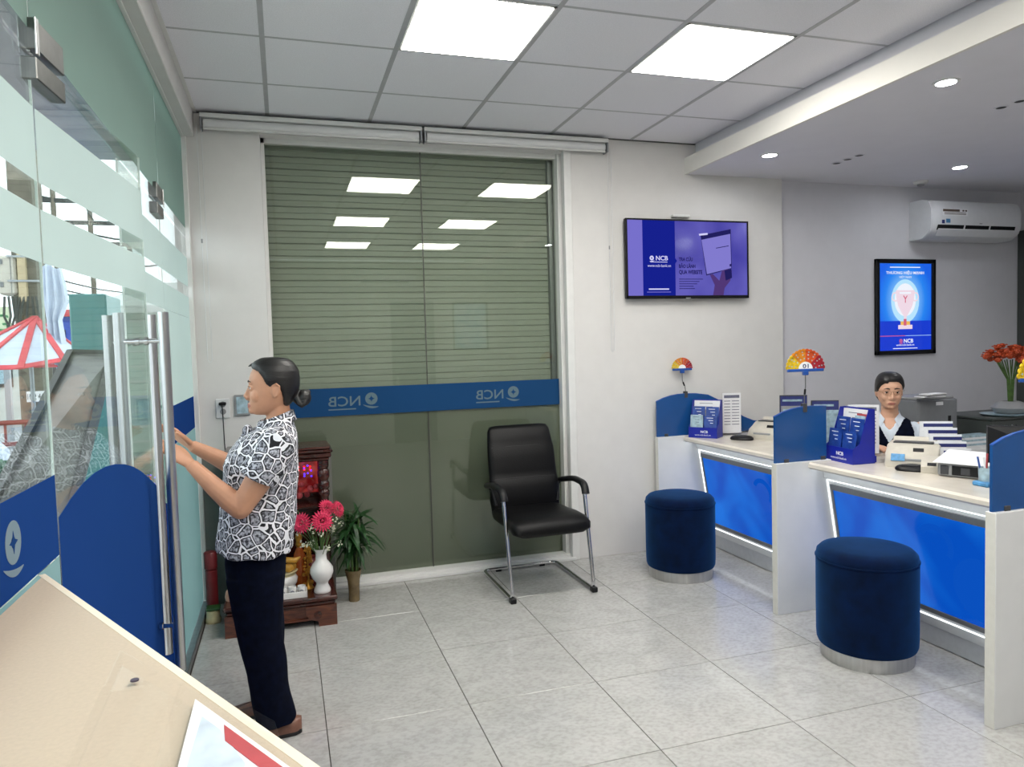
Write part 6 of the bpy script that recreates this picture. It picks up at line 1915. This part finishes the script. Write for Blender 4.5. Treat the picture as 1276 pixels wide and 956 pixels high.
for s in (1, -1):
    eo = lpart(t, 'eye', MB(H2).ball((.0795, s * .031, -.0028), (.0095, .0130, .0068), 12, 8), 'eye_white', 60)
    lpart(eo, 'iris', MB(H2).ball((.0860, s * .0305, -.0028), (.0042, .0074, .0068), 10, 6), 'iris', 60)
    lpart(t, 'eyelash', MB(H2).tube([(.077, s * .0455, -.001), (.0872, s * .038, .0035), (.0905, s * .029, .0042), (.088, s * .018, -.0005)], [.0014, .0028, .0028, .0014], 6), 'brow', 60)
    lpart(t, 'eyebrow', MB(H2).tube([(.0905, s * .013, .0205), (.0905, s * .028, .025), (.079, s * .048, .021)], [.0034, .0042, .002], 6), 'brow', 60)
HL2 = [(-.2, -.10), (-.056, -.10), (-.040, -.06), (-.02, -.005), (.0, .0), (.03, .01), (.055, .045), (.075, .066), (.10, .072)]
def hair2(x, y, z): return 1 if x < -.045 else z - interp(HL2, x)[0] + (.010 if y < -.02 else 0)
hb = hair_cap(H2, hair2, .014, .012); hb.X = H2
hb.ball((-.12, 0, -.045), (.035, .04, .035), 14, 9)
plink(t, 'hair', remeshed(hb, .003, 3, 'hair'), ['hair'])
gl = MB(H2); gs = MB(H2)
for s in (1, -1):
    Fg = frame((.0985, s * .032, -.004), (-.12 * s, 1, 0), (0, 0, 1))
    gl.tube([Fg @ Vector((.0245 * math.copysign(abs(math.cos(a)) ** .75, math.cos(a)), .0165 * math.copysign(abs(math.sin(a)) ** .75, math.sin(a)), 0)) for a in [2 * PI * k / 20 for k in range(20)]], .0011, 6, closed=True)
    gl.tube([(.094, s * .056, .002), (.05, s * .080, .004), (-.01, s * .084, .006)], .0012, 6)
gl.tube([(.0995, -.009, .001), (.102, 0, .004), (.0995, .009, .001)], .0011, 6)
go = lpart(t, 'glasses', gl, 'gold_thin', 60)
for s in (1, -1):
    Fg = frame((.0985, s * .032, -.004), (-.12 * s, 1, 0), (0, 0, 1))
    lpart(go, 'lens', MB(H2).prism([(.023 * math.cos(a), .0155 * math.sin(a)) for a in [2 * PI * k / 18 for k in range(18)]], -.0003, .0003, 0, Fg), 'acrylic')
ts = MB()
TS2 = [(1.055, .022, -.088, .056), (1.045, .030, -.092, .064), (1.02, .05, -.10, .10), (.985, .072, -.112, .158), (.94, .09, -.122, .176), (.88, .102, -.126, .176), (.80, .10, -.122, .166), (.72, .098, -.12, .164), (.60, .10, -.13, .176), (.52, .108, -.148, .186)]
def shell(tab, grow, keep, zs, n=150, k=(.9, .93)):
    """open garment: the part of a lofted body wall that keep() lets stand, a few millimetres thick"""
    gv = []
    for z in zs:
        f, b, w = interp(tab, z); gv.append([Vector(p) for p in ring_e(f + grow, b - grow, w + grow, z, n)])
    nz = len(zs)
    ks = {(i, q) for i in range(nz - 1) for q in range(n) if keep((gv[i][q] + gv[i + 1][(q + 1) % n]) / 2)}
    vs = []; idx = {}; fs = []
    def vv(i, q, inn):
        q %= n; kk = (i, q, inn)
        if kk not in idx:
            p = gv[i][q]; idx[kk] = len(vs)
            vs.append(p if not inn else Vector((p.x * k[0] - .001, p.y * k[1], p.z)))
        return idx[kk]
    for i, q in ks:
        a = [vv(i, q, 0), vv(i, q + 1, 0), vv(i + 1, q + 1, 0), vv(i + 1, q, 0)]; b = [vv(i, q, 1), vv(i, q + 1, 1), vv(i + 1, q + 1, 1), vv(i + 1, q, 1)]
        fs.append(a); fs.append(b[::-1])
        for di, dq, e0, e1 in ((-1, 0, 0, 1), (1, 0, 2, 3), (0, -1, 3, 0), (0, 1, 1, 2)):
            if (i + di, (q + dq) % n) not in ks: fs.append([a[e1], a[e0], b[e0], b[e1]])
    return MB().add(vs, fs)
TT = [(z, f, b, w) for z, f, b, w in TS2[::-1]]
zs = [.52 + .535 * i / 109 for i in range(110)]
ts = shell(TT, .002, lambda p: not (p.x > -.01 and abs(p.y) < (p.z - .958) * .72 and p.z > .958), zs, k=(.86, .90))
for s in (1, -1):
    a = A2[s]; ts.tube([(-.03, s * .12, .975), a[0], a[1], Vector(a[1]).lerp(Vector(a[2]), .2)], [.040, .060, .060, .058], 18)
plink(t, 'shirt', remeshed(ts, .005, 8, 'shirt'), ['shirt'])
# waistcoat: a shell over the shirt, open in a V in front and cut back round the arms
def vest(p):
    if p.z > 1.035 or (p.x > 0 and abs(p.y) < max(0, (p.z - .885) * .55) and p.z > .885): return False
    return abs(p.y) <= interp([(.5, .5), (.80, .3), (.86, .150), (.95, .138), (1.03, .115)], p.z)[0]
vb = shell(TT, .012, vest, zs)
plink(t, 'waistcoat', remeshed(vb, .004, 12, 'waistcoat'), ['navy_cloth'])
lpart(t, 'name_badge', MB(frame((.112, .085, .90), (-.25, 1, .12), (0, 0, 1))).box(-.03, .03, -.007, .007, 0, .004, 0, .001), 'alu')
c2 = MB()
for s in (1, -1):     # pointed shirt collar
    c2.loft([[Vector(p) for p in q] for q in (((-.07, s * .052, 1.075), (-.075, s * .064, 1.045), (-.07, s * .062, 1.045), (-.066, s * .05, 1.075)), ((.0, s * .058, 1.065), (.01, s * .078, 1.02), (.015, s * .074, 1.02), (.004, s * .054, 1.065)), ((.052, s * .028, 1.03), (.085, s * .058, .965), (.08, s * .056, .968), (.047, s * .026, 1.03)))])
lpart(t, 'shirt_collar', c2, 'shirt', 50)
tr = MB()
tr.loft([ring_e(.11, -.15, .19, .56), ring_e(.115, -.155, .195, .50), ring_e(.10, -.14, .18, .455)])
for s in (1, -1): tr.tube([(-.03, s * .09, .515), (.30, s * .10, .51), (.372, s * .10, .47), (.365, s * .10, .30), (.36, s * .10, .09)], [.096, .076, .07, .06, .06], 18)
plink(t, 'trousers', remeshed(tr, .007, 4, 'trousers'), ['navy_cloth'])
for s in (1, -1): lpart(t, 'shoe', MB().loft([ring_e(.53, .305, .042, .001, 18, s * .1), ring_e(.535, .303, .044, .02, 18, s * .1), ring_e(.50, .305, .038, .05, 18, s * .1), ring_e(.42, .31, .034, .075, 18, s * .1)]), 'sole', 50)
# her chair
t = thing('office_chair', 'black office chair under the seated staff member', 'chair', (3.66, -1.17, 0), yaw)
lpart(t, 'seat', MB().box(-.26, .22, -.24, .24, .36, .425, 0, .03, 2), 'black_leather')
lpart(t, 'backrest', MB().box(-.30, -.25, -.22, .22, .50, .88, 0, .02, 2), 'black_leather')
lpart(t, 'back_bar', MB().tube([(-.1, 0, .35), (-.29, 0, .36), (-.30, 0, .55)], .016, 8), 'black_plastic', 50)
lpart(t, 'column', MB().tube([(0, 0, .06), (0, 0, .36)], .025, 12), 'dsteel', 50)
for k in range(5):
    a = 2 * PI * k / 5 + .5
    lpart(t, 'base_arm', MB().bar((0, 0, .075), (.25 * math.cos(a), .25 * math.sin(a), .06), .04, .025), 'black_plastic')
    lpart(t, 'caster', MB().ball((.25 * math.cos(a), .25 * math.sin(a), .0245), .024, 10, 8), 'black_plastic', 60)
